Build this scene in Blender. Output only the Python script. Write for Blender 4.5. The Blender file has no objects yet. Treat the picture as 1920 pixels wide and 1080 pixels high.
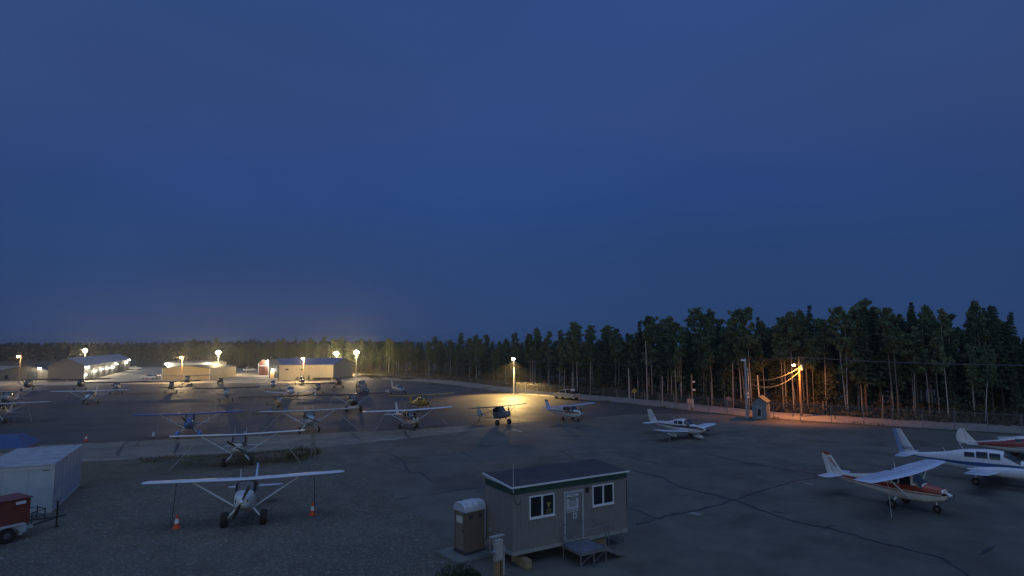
import bpy, bmesh, math, random
import numpy as np
from mathutils import Matrix, Vector
R = math.radians
sc = bpy.context.scene
C = sc.collection
rnd = random.Random(7)

# ------------------------------------------------------------------ camera
CAM_H = 9.7
FOC = 1100.0                      # focal length in pixels of the 1920 px wide picture
PITCH = math.atan(108 / FOC)
cam = bpy.data.cameras.new('camera')
camo = bpy.data.objects.new('camera', cam)
C.objects.link(camo)
camo.location = (0, 0, CAM_H)
camo.rotation_euler = (R(90) + PITCH, 0, 0)
cam.sensor_width = 36
cam.lens = 36 * FOC / 1920
cam.clip_start = .1
cam.clip_end = 12000
sc.camera = camo

# ------------------------------------------------------------------ sky (dawn behind the camera, overcast blue)
world = bpy.data.worlds.new('World')
sc.world = world
world.use_nodes = True
wt = world.node_tree
bg = wt.nodes['Background']
sky = wt.nodes.new('ShaderNodeTexSky')
sky.sky_type = 'NISHITA'
sky.sun_disc = False
sky.sun_elevation = R(-5.5)
sky.sun_rotation = R(180)
geo = wt.nodes.new('ShaderNodeTexCoord')
sep = wt.nodes.new('ShaderNodeSeparateXYZ')
wt.links.new(geo.outputs['Generated'], sep.inputs[0])
ramp = wt.nodes.new('ShaderNodeValToRGB')      # overcast deck by elevation (z of the direction)
wt.links.new(sep.outputs['Z'], ramp.inputs[0])
cr = ramp.color_ramp
cr.interpolation = 'EASE'
for pos, col in ((0.0, (.023, .053, .145)), (.10, (.0215, .0535, .155)), (.30, (.0205, .0610, .210)),
                 (.58, (.0120, .0545, .210)), (.78, (.080, .150, .34)), (1.0, (.335, .465, .84))):
    e = cr.elements[0] if pos == 0 else (cr.elements[-1] if pos == 1 else cr.elements.new(pos))
    e.position = pos
    e.color = (*col, 1)
cloud = wt.nodes.new('ShaderNodeTexNoise')
cloud.inputs['Scale'].default_value = 1.1
cloud.inputs['Detail'].default_value = 3
cmap = wt.nodes.new('ShaderNodeMapping')
cmap.inputs['Scale'].default_value = (1, 1, 2.0)
cmap.inputs['Location'].default_value = (.35, 0, .2)
wt.links.new(geo.outputs['Generated'], cmap.inputs[0])
wt.links.new(cmap.outputs[0], cloud.inputs['Vector'])
crange = wt.nodes.new('ShaderNodeMapRange')
crange.inputs['From Min'].default_value = .3
crange.inputs['From Max'].default_value = .7
crange.inputs['To Min'].default_value = .84
crange.inputs['To Max'].default_value = 1.10
wt.links.new(cloud.outputs[0], crange.inputs[0])
mul = wt.nodes.new('ShaderNodeVectorMath')
mul.operation = 'SCALE'
wt.links.new(ramp.outputs[0], mul.inputs[0])
wt.links.new(crange.outputs[0], mul.inputs['Scale'])
skys = wt.nodes.new('ShaderNodeVectorMath')
skys.operation = 'MULTIPLY'
skys.inputs[1].default_value = (11.5, 14.5, 15.5)
wt.links.new(sky.outputs[0], skys.inputs[0])
addn = wt.nodes.new('ShaderNodeVectorMath')
addn.operation = 'ADD'
wt.links.new(mul.outputs[0], addn.inputs[0])
wt.links.new(skys.outputs[0], addn.inputs[1])
wt.links.new(addn.outputs[0], bg.inputs['Color'])
bg.inputs['Strength'].default_value = 1.0

sc.view_settings.view_transform = 'Standard'
sc.view_settings.look = 'None'
sc.view_settings.exposure = 0
sc.view_settings.gamma = 1
sc.view_settings.use_curve_mapping = False
sc.cycles.use_denoising = True
sc.cycles.use_light_tree = True
sc.cycles.max_bounces = 5
sc.cycles.diffuse_bounces = 2
sc.cycles.glossy_bounces = 3
sc.cycles.transparent_max_bounces = 12
sc.cycles.sample_clamp_indirect = 2.0
sc.cycles.caustics_reflective = False
sc.cycles.caustics_refractive = False


# ------------------------------------------------------------------ helpers
def gp(px, py, z=0.0):
    """ground position of a picture measurement (metres, camera above the origin)"""
    u = (px - 960) / FOC
    v = (py - 540) / FOC
    dy = math.cos(PITCH) + v * math.sin(PITCH)
    dz = math.sin(PITCH) - v * math.cos(PITCH)
    t = (z - CAM_H) / dz
    return Vector((u * t, dy * t, z))


def at(px, py, dist):
    """point of a picture measurement at forward distance dist"""
    u = (px - 960) / FOC
    v = (py - 540) / FOC
    dy = math.cos(PITCH) + v * math.sin(PITCH)
    dz = math.sin(PITCH) - v * math.cos(PITCH)
    t = dist / dy
    return Vector((u * t, dist, CAM_H + dz * t))


MATS = {}


def mat(name, col, rough=.55, metal=0.0, var=.18, scale=2.5, bump=0.0, bscale=30., spec=.5, emit=0.0, detail=4, world_coords=False, coat=0.0):
    if name in MATS:
        return MATS[name]
    m = bpy.data.materials.new(name)
    m.use_nodes = True
    nt = m.node_tree
    b = nt.nodes['Principled BSDF']
    b.inputs['Roughness'].default_value = rough
    b.inputs['Metallic'].default_value = metal
    b.inputs['Specular IOR Level'].default_value = spec
    if coat:
        b.inputs['Coat Weight'].default_value = coat
    if emit:
        b.inputs['Base Color'].default_value = (*col, 1)
        b.inputs['Emission Color'].default_value = (*col, 1)
        b.inputs['Emission Strength'].default_value = emit
        MATS[name] = m
        return m
    tc = nt.nodes.new('ShaderNodeTexCoord')
    g = nt.nodes.new('ShaderNodeNewGeometry')
    vec = g.outputs['Position'] if world_coords else tc.outputs['Object']
    n = nt.nodes.new('ShaderNodeTexNoise')
    n.inputs['Scale'].default_value = scale
    n.inputs['Detail'].default_value = detail
    n.inputs['Roughness'].default_value = .65
    nt.links.new(vec, n.inputs['Vector'])
    mr = nt.nodes.new('ShaderNodeMapRange')
    mr.inputs['From Min'].default_value = .25
    mr.inputs['From Max'].default_value = .75
    mr.inputs['To Min'].default_value = 1 - var
    mr.inputs['To Max'].default_value = 1 + var
    nt.links.new(n.outputs[0], mr.inputs[0])
    vm = nt.nodes.new('ShaderNodeVectorMath')
    vm.operation = 'SCALE'
    vm.inputs[0].default_value = col
    nt.links.new(mr.outputs[0], vm.inputs['Scale'])
    nt.links.new(vm.outputs[0], b.inputs['Base Color'])
    if bump:
        bn = nt.nodes.new('ShaderNodeTexNoise')
        bn.inputs['Scale'].default_value = bscale
        bn.inputs['Detail'].default_value = 3
        nt.links.new(vec, bn.inputs['Vector'])
        bp = nt.nodes.new('ShaderNodeBump')
        bp.inputs['Strength'].default_value = bump
        bp.inputs['Distance'].default_value = .02
        nt.links.new(bn.outputs[0], bp.inputs['Height'])
        nt.links.new(bp.outputs[0], b.inputs['Normal'])
    MATS[name] = m
    return m


def ground_mat(name, c1, c2, rough, big=.03, mid=.35, fine=14., fine_amt=.35, bump=.4, c3=None, c3_scale=.09, c3_lo=.55, c3_hi=.7,
               pebble=0.0, streak=0.0):
    """layered ground: large patches, middle mottling, fine grain, worn or stained patches"""
    m = bpy.data.materials.new(name)
    m.use_nodes = True
    nt = m.node_tree
    L = nt.links.new
    b = nt.nodes['Principled BSDF']
    g = nt.nodes.new('ShaderNodeNewGeometry')
    pos = g.outputs['Position']

    def noise(scale, detail=4, vec=pos, rough_=.6):
        n = nt.nodes.new('ShaderNodeTexNoise')
        n.inputs['Scale'].default_value = scale
        n.inputs['Detail'].default_value = detail
        n.inputs['Roughness'].default_value = rough_
        L(vec, n.inputs['Vector'])
        return n.outputs[0]

    def rng(x, a, b_, c, d):
        r = nt.nodes.new('ShaderNodeMapRange')
        r.inputs['From Min'].default_value = a
        r.inputs['From Max'].default_value = b_
        r.inputs['To Min'].default_value = c
        r.inputs['To Max'].default_value = d
        L(x, r.inputs[0])
        return r.outputs[0]

    def mix(fac, a, b_):
        x = nt.nodes.new('ShaderNodeMix')
        x.data_type = 'RGBA'
        L(fac, x.inputs[0])
        for i, s in ((6, a), (7, b_)):
            if isinstance(s, tuple):
                x.inputs[i].default_value = (*s, 1)
            else:
                L(s, x.inputs[i])
        return x.outputs[2]

    def math_(op, a, b_):
        x = nt.nodes.new('ShaderNodeMath')
        x.operation = op
        for i, s in ((0, a), (1, b_)):
            if isinstance(s, (int, float)):
                x.inputs[i].default_value = s
            else:
                L(s, x.inputs[i])
        return x.outputs[0]

    col = mix(rng(noise(big, 3), .35, .65, 0, 1), c1, c2)
    if c3:
        col = mix(rng(noise(c3_scale, 5), c3_lo, c3_hi, 0, .8), col, c3)
    f1 = rng(noise(mid, 5), .3, .7, .82, 1.18)
    f2 = rng(noise(fine, 3), .3, .7, 1 - fine_amt, 1 + fine_amt)
    f = math_('MULTIPLY', f1, f2)
    if streak:
        mp = nt.nodes.new('ShaderNodeMapping')
        mp.inputs['Rotation'].default_value = (0, 0, R(10))
        mp.inputs['Scale'].default_value = (.03, .55, 1)
        L(pos, mp.inputs[0])
        f = math_('MULTIPLY', f, rng(noise(1.0, 4, mp.outputs[0]), .3, .7, 1 - streak, 1 + streak))
    if pebble:
        vo = nt.nodes.new('ShaderNodeTexVoronoi')
        vo.inputs['Scale'].default_value = 9
        L(pos, vo.inputs['Vector'])
        sepc = nt.nodes.new('ShaderNodeSeparateColor')
        L(vo.outputs['Color'], sepc.inputs[0])
        f = math_('MULTIPLY', f, rng(sepc.outputs[0], .75, 1.0, 1.0, 1.0 + pebble))
    vm = nt.nodes.new('ShaderNodeVectorMath')
    vm.operation = 'SCALE'
    L(col, vm.inputs[0])
    L(f, vm.inputs['Scale'])
    L(vm.outputs[0], b.inputs['Base Color'])
    L(rng(noise(.15, 4), .3, .7, rough - .07, rough + .07), b.inputs['Roughness'])
    b.inputs['Specular IOR Level'].default_value = .35
    bp = nt.nodes.new('ShaderNodeBump')
    bp.inputs['Strength'].default_value = bump
    bp.inputs['Distance'].default_value = .03
    L(noise(fine * 1.3, 4), bp.inputs['Height'])
    L(bp.outputs[0], b.inputs['Normal'])
    return m


class MB:
    """collects shapes, builds ONE mesh object"""

    def __init__(self, xf=None):
        self.v = []
        self.f = []
        self.xf = xf or Matrix.Identity(4)

    def add(self, vs, fs):
        o = len(self.v)
        self.v += [tuple(self.xf @ Vector(v)) for v in vs]
        self.f += [tuple(i + o for i in f) for f in fs]
        return self

    def box(self, x0, x1, y0, y1, z0, z1, m=None):
        vs = [(x, y, z) for z in (z0, z1) for y in (y0, y1) for x in (x0, x1)]
        if m is not None:
            vs = [m @ Vector(v) for v in vs]
        return self.add(vs, [(0, 2, 3, 1), (4, 5, 7, 6), (0, 1, 5, 4), (2, 6, 7, 3), (0, 4, 6, 2), (1, 3, 7, 5)])

    def tube(self, pts, r, n=6, cap=True, flat=1.0):
        pts = [Vector(p) for p in pts]
        k = len(pts)
        rs = r if isinstance(r, (list, tuple)) else [r] * k
        vs = []
        up0 = None
        for i, p in enumerate(pts):
            d = (pts[min(i + 1, k - 1)] - pts[max(i - 1, 0)]).normalized()
            ref = Vector((0, 0, 1)) if abs(d.z) < .95 else Vector((1, 0, 0))
            if up0 is not None and abs(up0.dot(d)) < .95:
                ref = up0
            s = d.cross(ref).normalized()
            u = s.cross(d).normalized()
            up0 = u
            for j in range(n):
                a = 2 * math.pi * j / n
                vs.append(p + (s * math.cos(a) * flat + u * math.sin(a)) * rs[i])
        fs = []
        for i in range(k - 1):
            for j in range(n):
                a, b = i * n + j, i * n + (j + 1) % n
                fs.append((a, b, b + n, a + n))
        if cap:
            fs.append(tuple(reversed(range(n))))
            fs.append(tuple(range((k - 1) * n, k * n)))
        return self.add(vs, fs)

    def lathe(self, prof, n=16, axis='z', origin=(0, 0, 0)):
        o = Vector(origin)
        vs = []
        for r, h in prof:
            for j in range(n):
                a = 2 * math.pi * j / n
                c, s = r * math.cos(a), r * math.sin(a)
                vs.append(o + Vector({'z': (c, s, h), 'y': (c, h, s), 'x': (h, c, s)}[axis]))
        fs = []
        k = len(prof)
        for i in range(k - 1):
            for j in range(n):
                a, b = i * n + j, i * n + (j + 1) % n
                fs.append((a, b, b + n, a + n))
        fs.append(tuple(reversed(range(n))))
        fs.append(tuple(range((k - 1) * n, k * n)))
        return self.add(vs, fs)

    def loft(self, rings, cap=True):
        n = len(rings[0])
        vs = [p for r in rings for p in r]
        fs = []
        for i in range(len(rings) - 1):
            for j in range(n):
                a, b = i * n + j, i * n + (j + 1) % n
                fs.append((a, b, b + n, a + n))
        if cap:
            fs.append(tuple(reversed(range(n))))
            fs.append(tuple(range((len(rings) - 1) * n, len(rings) * n)))
        return self.add(vs, fs)

    def grid(self, rows):
        n = len(rows[0])
        vs = [p for r in rows for p in r]
        fs = [(i * n + j, i * n + j + 1, (i + 1) * n + j + 1, (i + 1) * n + j) for i in range(len(rows) - 1) for j in range(n - 1)]
        return self.add(vs, fs)

    def prism(self, poly, y0, y1):
        """poly in (x,z), extruded along y"""
        n = len(poly)
        vs = [(x, y0, z) for x, z in poly] + [(x, y1, z) for x, z in poly]
        fs = [tuple(range(n)), tuple(reversed(range(n, 2 * n)))]
        fs += [(i, i + n, (i + 1) % n + n, (i + 1) % n) for i in range(n)]
        return self.add(vs, fs)

    def slab(self, poly, z0, z1):
        n = len(poly)
        vs = [(x, y, z0) for x, y in poly] + [(x, y, z1) for x, y in poly]
        fs = [tuple(reversed(range(n))), tuple(range(n, 2 * n))]
        fs += [(i, (i + 1) % n, (i + 1) % n + n, i + n) for i in range(n)]
        return self.add(vs, fs)

    def build(self, name, material, parent=None, smooth=False, bevel=0.0, loc=None):
        me = bpy.data.meshes.new(name)
        me.from_pydata(self.v, [], self.f)
        bm = bmesh.new()
        bm.from_mesh(me)
        bmesh.ops.recalc_face_normals(bm, faces=bm.faces)
        if bevel:
            bmesh.ops.bevel(bm, geom=list(bm.edges), offset=bevel, segments=2, affect='EDGES', clamp_overlap=True)
        bm.to_mesh(me)
        bm.free()
        if smooth:
            me.polygons.foreach_set('use_smooth', [True] * len(me.polygons))
            try:
                me.set_sharp_from_angle(angle=R(42))
            except Exception:
                pass
        me.materials.append(material)
        o = bpy.data.objects.new(name, me)
        C.objects.link(o)
        if parent:
            o.parent = parent
        if loc is not None:
            o.location = loc
        return o


def tag(o, label=None, cat=None, group=None, kind=None):
    if label:
        o['label'] = label
    if cat:
        o['category'] = cat
    if group:
        o['group'] = group
    if kind:
        o['kind'] = kind
    return o


def thing(name, label, cat, loc=(0, 0, 0), rotz=0.0, group=None):
    o = bpy.data.objects.new(name, None)
    o.empty_display_size = .3
    C.objects.link(o)
    o.location = loc
    o.rotation_euler = (0, 0, rotz)
    return tag(o, label, cat, group)


def text(name, body, size, material, parent, m, depth=.004, align='CENTER'):
    cu = bpy.data.curves.new(name, 'FONT')
    cu.body = body
    cu.size = size
    cu.extrude = depth
    cu.offset = size * .03
    cu.align_x = align
    cu.align_y = 'CENTER'
    tmp = bpy.data.objects.new(name + '_tmp', cu)
    C.objects.link(tmp)
    dg = bpy.context.evaluated_depsgraph_get()
    me = bpy.data.meshes.new_from_object(tmp.evaluated_get(dg))
    bpy.data.objects.remove(tmp)
    bpy.data.curves.remove(cu)
    me.transform(m)
    me.materials.clear()
    me.materials.append(material)
    o = bpy.data.objects.new(name, me)
    C.objects.link(o)
    o.parent = parent
    return o


def lamp_light(parent, loc, power, col, radius=.25, spot=None, blend=.5, direction=None):
    l = bpy.data.lights.new('bulb', 'SPOT' if spot else 'POINT')
    l.energy = power
    l.color = col
    l.shadow_soft_size = radius
    if spot:
        l.spot_size = R(spot)
        l.spot_blend = blend
    o = bpy.data.objects.new('bulb', l)
    C.objects.link(o)
    o.parent = parent
    o.location = loc
    if direction is not None:
        o.rotation_euler = Vector(direction).to_track_quat('-Z', 'Y').to_euler()
    return o


# ------------------------------------------------------------------ common materials
white = mat('white_paint', (.72, .72, .70), .35, var=.08, spec=.5)
trim = mat('white_trim', (.72, .71, .71), .4, var=.06)
tyre_m = mat('tyre_rubber', (.018, .018, .018), .8)
steel = mat('galvanised_steel', (.42, .43, .44), .45, .6, var=.15)
dark_steel = mat('dark_steel', (.06, .06, .065), .5, .4)
chrome = mat('polished_metal', (.62, .62, .62), .22, .9, var=.05)
glass_m = mat('window_glass', (.012, .015, .02), .06, 0, var=.02, spec=.8)
black = mat('black_paint', (.015, .015, .016), .4)
wood = mat('weathered_wood', (.30, .20, .11), .8, var=.3, scale=6)
pole_wood = mat('pole_wood', (.26, .17, .10), .85, var=.25, scale=4)
lumber = mat('lumber', (.30, .205, .115), .75, var=.2, scale=5)
concrete = mat('concrete', (.32, .31, .29), .85, var=.15, scale=4, bump=.2)
rope_m = mat('rope', (.42, .40, .36), .9)
dark_rope = mat('dark_strap', (.04, .04, .04), .9)
flood_e = mat('flood_lens', (1.0, .80, .45), emit=160)
cool_e = mat('wall_lamp_lens', (1.0, .93, .78), emit=90)
sodium_e = mat('sodium_lens', (1.0, .55, .20), emit=120)

WARM = (1.0, .72, .32)
COOL = (1.0, .90, .66)
SODIUM = (1.0, .33, .06)


# ------------------------------------------------------------------ ground
def sheet(name, pts, z, material, jitter=0.0, step=1.5, seed=1, parent=None):
    """flat sheet from a polygon, its outline broken up"""
    r = random.Random(seed)
    out = []
    n = len(pts)
    for i in range(n):
        a, b = Vector(pts[i][:2]), Vector(pts[(i + 1) % n][:2])
        k = max(1, min(200, int((b - a).length / step))) if jitter else 1
        for j in range(k):
            p = a.lerp(b, j / k)
            if jitter and 0 < p.y < 220:
                p = p + Vector((r.uniform(-1, 1), r.uniform(-1, 1))) * jitter
            out.append((p.x, p.y))
    bm = bmesh.new()
    vs = [bm.verts.new((x, y, z)) for x, y in out]
    f = bm.faces.new(vs)
    bmesh.ops.triangulate(bm, faces=[f])
    for f in bm.faces:
        if f.normal.z < 0:
            f.normal_flip()
    me = bpy.data.meshes.new(name)
    bm.to_mesh(me)
    bm.free()
    me.materials.append(material)
    o = bpy.data.objects.new(name, me)
    C.objects.link(o)
    if parent:
        o.parent = parent
    else:
        o['kind'] = 'structure'
    return o


g_soil = ground_mat('soil', (.055, .055, .030), (.075, .065, .040), .95, big=.02, mid=.2, fine=6, bump=.5)
g_asph = ground_mat('old_asphalt', (.104, .096, .078), (.142, .130, .104), .80, big=.05, mid=.5, fine=24, fine_amt=.10, bump=.12,
                    c3=(.082, .075, .062), c3_scale=.16, c3_lo=.50, c3_hi=.60)
g_new = ground_mat('newer_asphalt', (.056, .051, .043), (.068, .061, .051), .64, big=.04, mid=.4, fine=22, fine_amt=.10, bump=.10,
                   c3=(.082, .075, .062), c3_scale=.07, streak=.14)
g_lane = ground_mat('worn_lane_asphalt', (.19, .168, .130), (.24, .205, .155), .8, big=.1, mid=.6, fine=20, fine_amt=.12, bump=.15, streak=.18, c3=(.125, .112, .09), c3_scale=.25, c3_lo=.5, c3_hi=.62)
g_gravel = ground_mat('gravel', (.100, .092, .074), (.132, .118, .092), .9, big=.08, mid=.7, fine=11, fine_amt=.32, bump=.8,
                      c3=(.07, .066, .055), c3_scale=.16, pebble=.7)
g_dirt = ground_mat('dirt', (.125, .112, .075), (.105, .096, .06), .95, big=.15, mid=.7, fine=9, fine_amt=.3, bump=.5, c3=(.06, .062, .035), c3_scale=.4)
g_road = ground_mat('gravel_road', (.22, .195, .165), (.25, .225, .19), .9, big=.08, mid=.5, fine=9, fine_amt=.15, bump=.3, streak=.08)
g_conc = ground_mat('packed_yard', (.36, .31, .23), (.32, .275, .20), .85, big=.05, mid=.3, fine=6, fine_amt=.12, bump=.2, c3=(.20, .17, .125), c3_scale=.06, streak=.15)

sheet('ground', [(-6000, -3000), (6000, -3000), (6000, 8000), (-6000, 8000)], 0, g_soil)

EDGE = [gp(*q) for q in ((700, 712), (800, 717), (880, 728), (960, 739), (1080, 749), (1180, 758), (1290, 771), (1400, 783), (1500, 790),
                         (1620, 798), (1920, 816))]
FAR = [gp(*q) for q in ((-300, 733), (0, 725), (180, 721), (330, 719), (600, 717.5))]
last = EDGE[-1] + (EDGE[-1] - EDGE[-3]) * 2.0
apron_poly = [Vector((-400, FAR[0].y, 0))] + FAR + EDGE + [last, Vector((last.x, -60, 0)), Vector((-400, -60, 0))]
apron = sheet('apron', apron_poly, .004, g_asph, .06, 2.0, 3)
near_new = [gp(*q) for q in ((1330, 776), (1180, 777), (1000, 791), (800, 803), (600, 813), (330, 824), (0, 838), (-300, 850))]
sheet('parking_apron', FAR + EDGE[:7] + near_new, .008, g_new, .05, 2.0, 4)
lane_poly = [gp(*q) for q in ((-300, 850), (0, 838), (330, 824), (600, 813), (800, 803), (960, 793.5), (985, 794), (900, 806), (800, 818), (600, 840), (330, 857),
                              (155, 866), (-300, 885))]
sheet('taxi_lane', lane_poly, .012, g_lane, .12, .8, 5)
dirt_poly = [gp(*q) for q in ((-300, 885), (155, 866), (330, 857), (600, 840), (628, 850), (560, 870), (400, 884), (270, 896), (150, 920), (-300, 1010))]
sheet('dirt_verge', dirt_poly, .016, g_dirt, .15, .6, 6)
gravel_poly = [gp(*q) for q in ((-300, 1010), (150, 920), (270, 896), (400, 884), (560, 870), (628, 850), (700, 900), (770, 960), (862, 1036), (905, 1085))] + \
    [Vector((-1, 12, 0)), Vector((-60, 12, 0))]
sheet('gravel_lot', gravel_poly, .020, g_gravel, .14, .5, 7)
# yard of packed gravel round the hangars, and the strip in front of it
yard_poly = [gp(*q) for q in ((-300, 733), (0, 725), (180, 721), (330, 719), (600, 717.5), (700, 712))] + \
    [gp(690, 703), gp(620, 694), gp(480, 690), gp(250, 688)] + [Vector((-330, 300, 0))]
sheet('hangar_yard', yard_poly, .006, g_conc, .2, 3, 8)


def offset_line(line, d):
    out = []
    for i, p in enumerate(line):
        t = (line[min(i + 1, len(line) - 1)] - line[max(i - 1, 0)]).normalized()
        out.append(p + Vector((-t.y, t.x, 0)) * d)
    return out


ROADLINE = [gp(640, 706)] + EDGE[0:1] + EDGE[1:] + [last]
road_in, road_out = offset_line(ROADLINE, 1.2), offset_line(ROADLINE, 9.5)
sheet('gravel_road', road_in + road_out[::-1], .009, g_road, .15, 1.5, 9)

# sealed cracks in the old asphalt: thin ribbons lying on the surface
tar = mat('crack_sealant', (.022, .022, .024), .5, var=.2, world_coords=True)
CRACKS = [
    ([(1180, 880), (1240, 895), (1275, 913), (1370, 936), (1450, 965), (1500, 980), (1560, 992), (1640, 1015), (1770, 1048), (1820, 1080), (1850, 1110)], .13),
    ([(1192, 985), (1250, 967), (1310, 957), (1370, 940), (1430, 920), (1490, 902), (1545, 893)], .11),
    ([(1320, 850), (1400, 868), (1470, 880), (1545, 891)], .09), ([(1540, 994), (1565, 984)], .08),
    ([(1445, 957), (1465, 962)], .08), ([(1160, 853), (1200, 862), (1240, 871)], .07),
    ([(720, 847), (740, 855), (757, 864), (762, 876), (768, 887), (790, 886), (800, 893), (812, 905)], .12),
    ([(715, 943), (745, 937), (770, 932)], .10), ([(800, 929), (850, 920), (903, 914)], .06), ([(1840, 1040), (1855, 1030), (1868, 1025)], .16),
    ([(245, 826), (232, 833), (226, 841), (219, 856)], .22), ([(262, 829), (256, 836), (247, 838)], .15), ([(337, 829), (328, 845), (320, 858)], .2),
    ([(610, 770), (625, 782), (650, 805), (683, 831)], .14), ([(757, 807), (762, 815), (768, 821)], .16), ([(800, 805), (825, 812), (852, 819)], .12),
    ([(1050, 845), (1080, 861)], .07), ([(600, 866), (640, 884), (680, 905)], .05), ([(860, 846), (885, 857)], .06),
    ([(1178, 952), (1200, 960), (1230, 972)], .06), ([(20, 800), (60, 790), (110, 785)], .2), ([(130, 806), (165, 797), (240, 790)], .15),
    ([(0, 768), (120, 765), (260, 762)], .18), ([(430, 800), (470, 793), (520, 789)], .12), ([(700, 862), (760, 884)], .04),
]
for pts, w in CRACKS:
    P = [gp(*q) for q in pts]
    fine = []
    for i in range(len(P) - 1):
        k = max(2, int((P[i + 1] - P[i]).length / .35))
        for j in range(k):
            fine.append(P[i].lerp(P[i + 1], j / k))
    fine.append(P[-1])
    rows = []
    for i, p in enumerate(fine):
        t = (fine[min(i + 1, len(fine) - 1)] - fine[max(i - 1, 0)]).normalized()
        nrm = Vector((-t.y, t.x, 0))
        off = nrm * rnd.uniform(-.10, .10)
        hw = w * .66 * rnd.uniform(.5, 1.3) * (0.4 if i in (0, len(fine) - 1) else 1)
        rows.append([tuple(p + off - nrm * hw + Vector((0, 0, .018))), tuple(p + off + nrm * hw + Vector((0, 0, .018)))])
    MB().grid(rows).build('sealed_crack', tar, apron)

paintm = mat('worn_white_paint', (.52, .50, .46), .7, var=.35, scale=5, world_coords=True)
for a, b, w in (((957, 797), (989, 795), .22), ((960, 805), (979, 810), .22), ((1508, 906), (1524, 909), .12), ((700, 826), (735, 823.5), .15)):
    p, q = gp(*a), gp(*b)
    t = (q - p).normalized()
    nrm = Vector((-t.y, t.x, 0)) * w / 2
    zz = Vector((0, 0, .017))
    MB().add([p - nrm + zz, q - nrm + zz, q + nrm + zz, p + nrm + zz], [(0, 1, 2, 3)]).build('painted_mark', paintm, apron)

p_, q_ = gp(1290, 961.5), gp(1314, 965.5)
t_ = (q_ - p_).normalized()
n_ = Vector((-t_.y, t_.x, 0)) * .28
MB().add([v + Vector((0, 0, .018)) for v in (p_ - n_, q_ - n_, q_ + n_, p_ + n_)], [(0, 1, 2, 3)]).build('access_plate', mat('plate_grey', (.21, .20, .18), .7, world_coords=True), apron)

# loose stones on the gravel lot (uncountable)
def scatter_stones():
    r = np.random.default_rng(5)
    base = np.array([(1, 0, 0), (-1, 0, 0), (0, 1, 0), (0, -1, 0), (0, 0, .8), (0, 0, -.4)], float)
    faces = np.array([(4, 0, 2), (4, 2, 1), (4, 1, 3), (4, 3, 0), (5, 2, 0), (5, 1, 2), (5, 3, 1), (5, 0, 3)])
    V, F = [], []
    n = 0
    poly = [(p.x, p.y) for p in gravel_poly]

    def inside(x, y):
        c = False
        j = len(poly) - 1
        for i in range(len(poly)):
            if (poly[i][1] > y) != (poly[j][1] > y) and x < (poly[j][0] - poly[i][0]) * (y - poly[i][1]) / (poly[j][1] - poly[i][1]) + poly[i][0]:
                c = not c
            j = i
        return c
    while n < 9000:
        x, y = r.uniform(-32, 0), r.uniform(22, 52) if r.random() < .4 else r.uniform(22, 36)
        if not inside(x, y):
            continue
        s = r.uniform(.015, .05) * (1 + .8 * (r.random() < .06))
        th = r.uniform(0, 6.28)
        b = base * (s * r.uniform(.6, 1.3, 3))
        c_, s_ = math.cos(th), math.sin(th)
        rot = np.array([[c_, -s_, 0], [s_, c_, 0], [0, 0, 1]])
        V.append(b @ rot.T + (x, y, .021 + s * .2))
        F.append(faces + 6 * n)
        n += 1
    me = bpy.data.meshes.new('loose_stones')
    me.from_pydata(np.concatenate(V).tolist(), [], np.concatenate(F).tolist())
    me.materials.append(mat('stone', (.20, .20, .19), .85, var=.5, scale=3, world_coords=True))
    o = bpy.data.objects.new('loose_stones', me)
    C.objects.link(o)
    tag(o, 'loose grey stones scattered over the gravel lot', 'gravel', kind='stuff')


scatter_stones()


# ------------------------------------------------------------------ aircraft
def pchip(xs, ys, x):
    if x <= xs[0]:
        return ys[0]
    if x >= xs[-1]:
        return ys[-1]
    for i in range(len(xs) - 1):
        if xs[i] <= x <= xs[i + 1]:
            break
    h = [xs[j + 1] - xs[j] for j in range(len(xs) - 1)]
    d = [(ys[j + 1] - ys[j]) / h[j] for j in range(len(xs) - 1)]

    def sl(j):
        if j == 0:
            return d[0]
        if j == len(xs) - 1:
            return d[-1]
        if d[j - 1] * d[j] <= 0:
            return 0
        return 2 * d[j - 1] * d[j] / (d[j - 1] + d[j])
    t = (x - xs[i]) / h[i]
    m0, m1 = sl(i) * h[i], sl(i + 1) * h[i]
    return (2 * t ** 3 - 3 * t ** 2 + 1) * ys[i] + (t ** 3 - 2 * t ** 2 + t) * m0 + (-2 * t ** 3 + 3 * t ** 2) * ys[i + 1] + (t ** 3 - t ** 2) * m1


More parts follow.
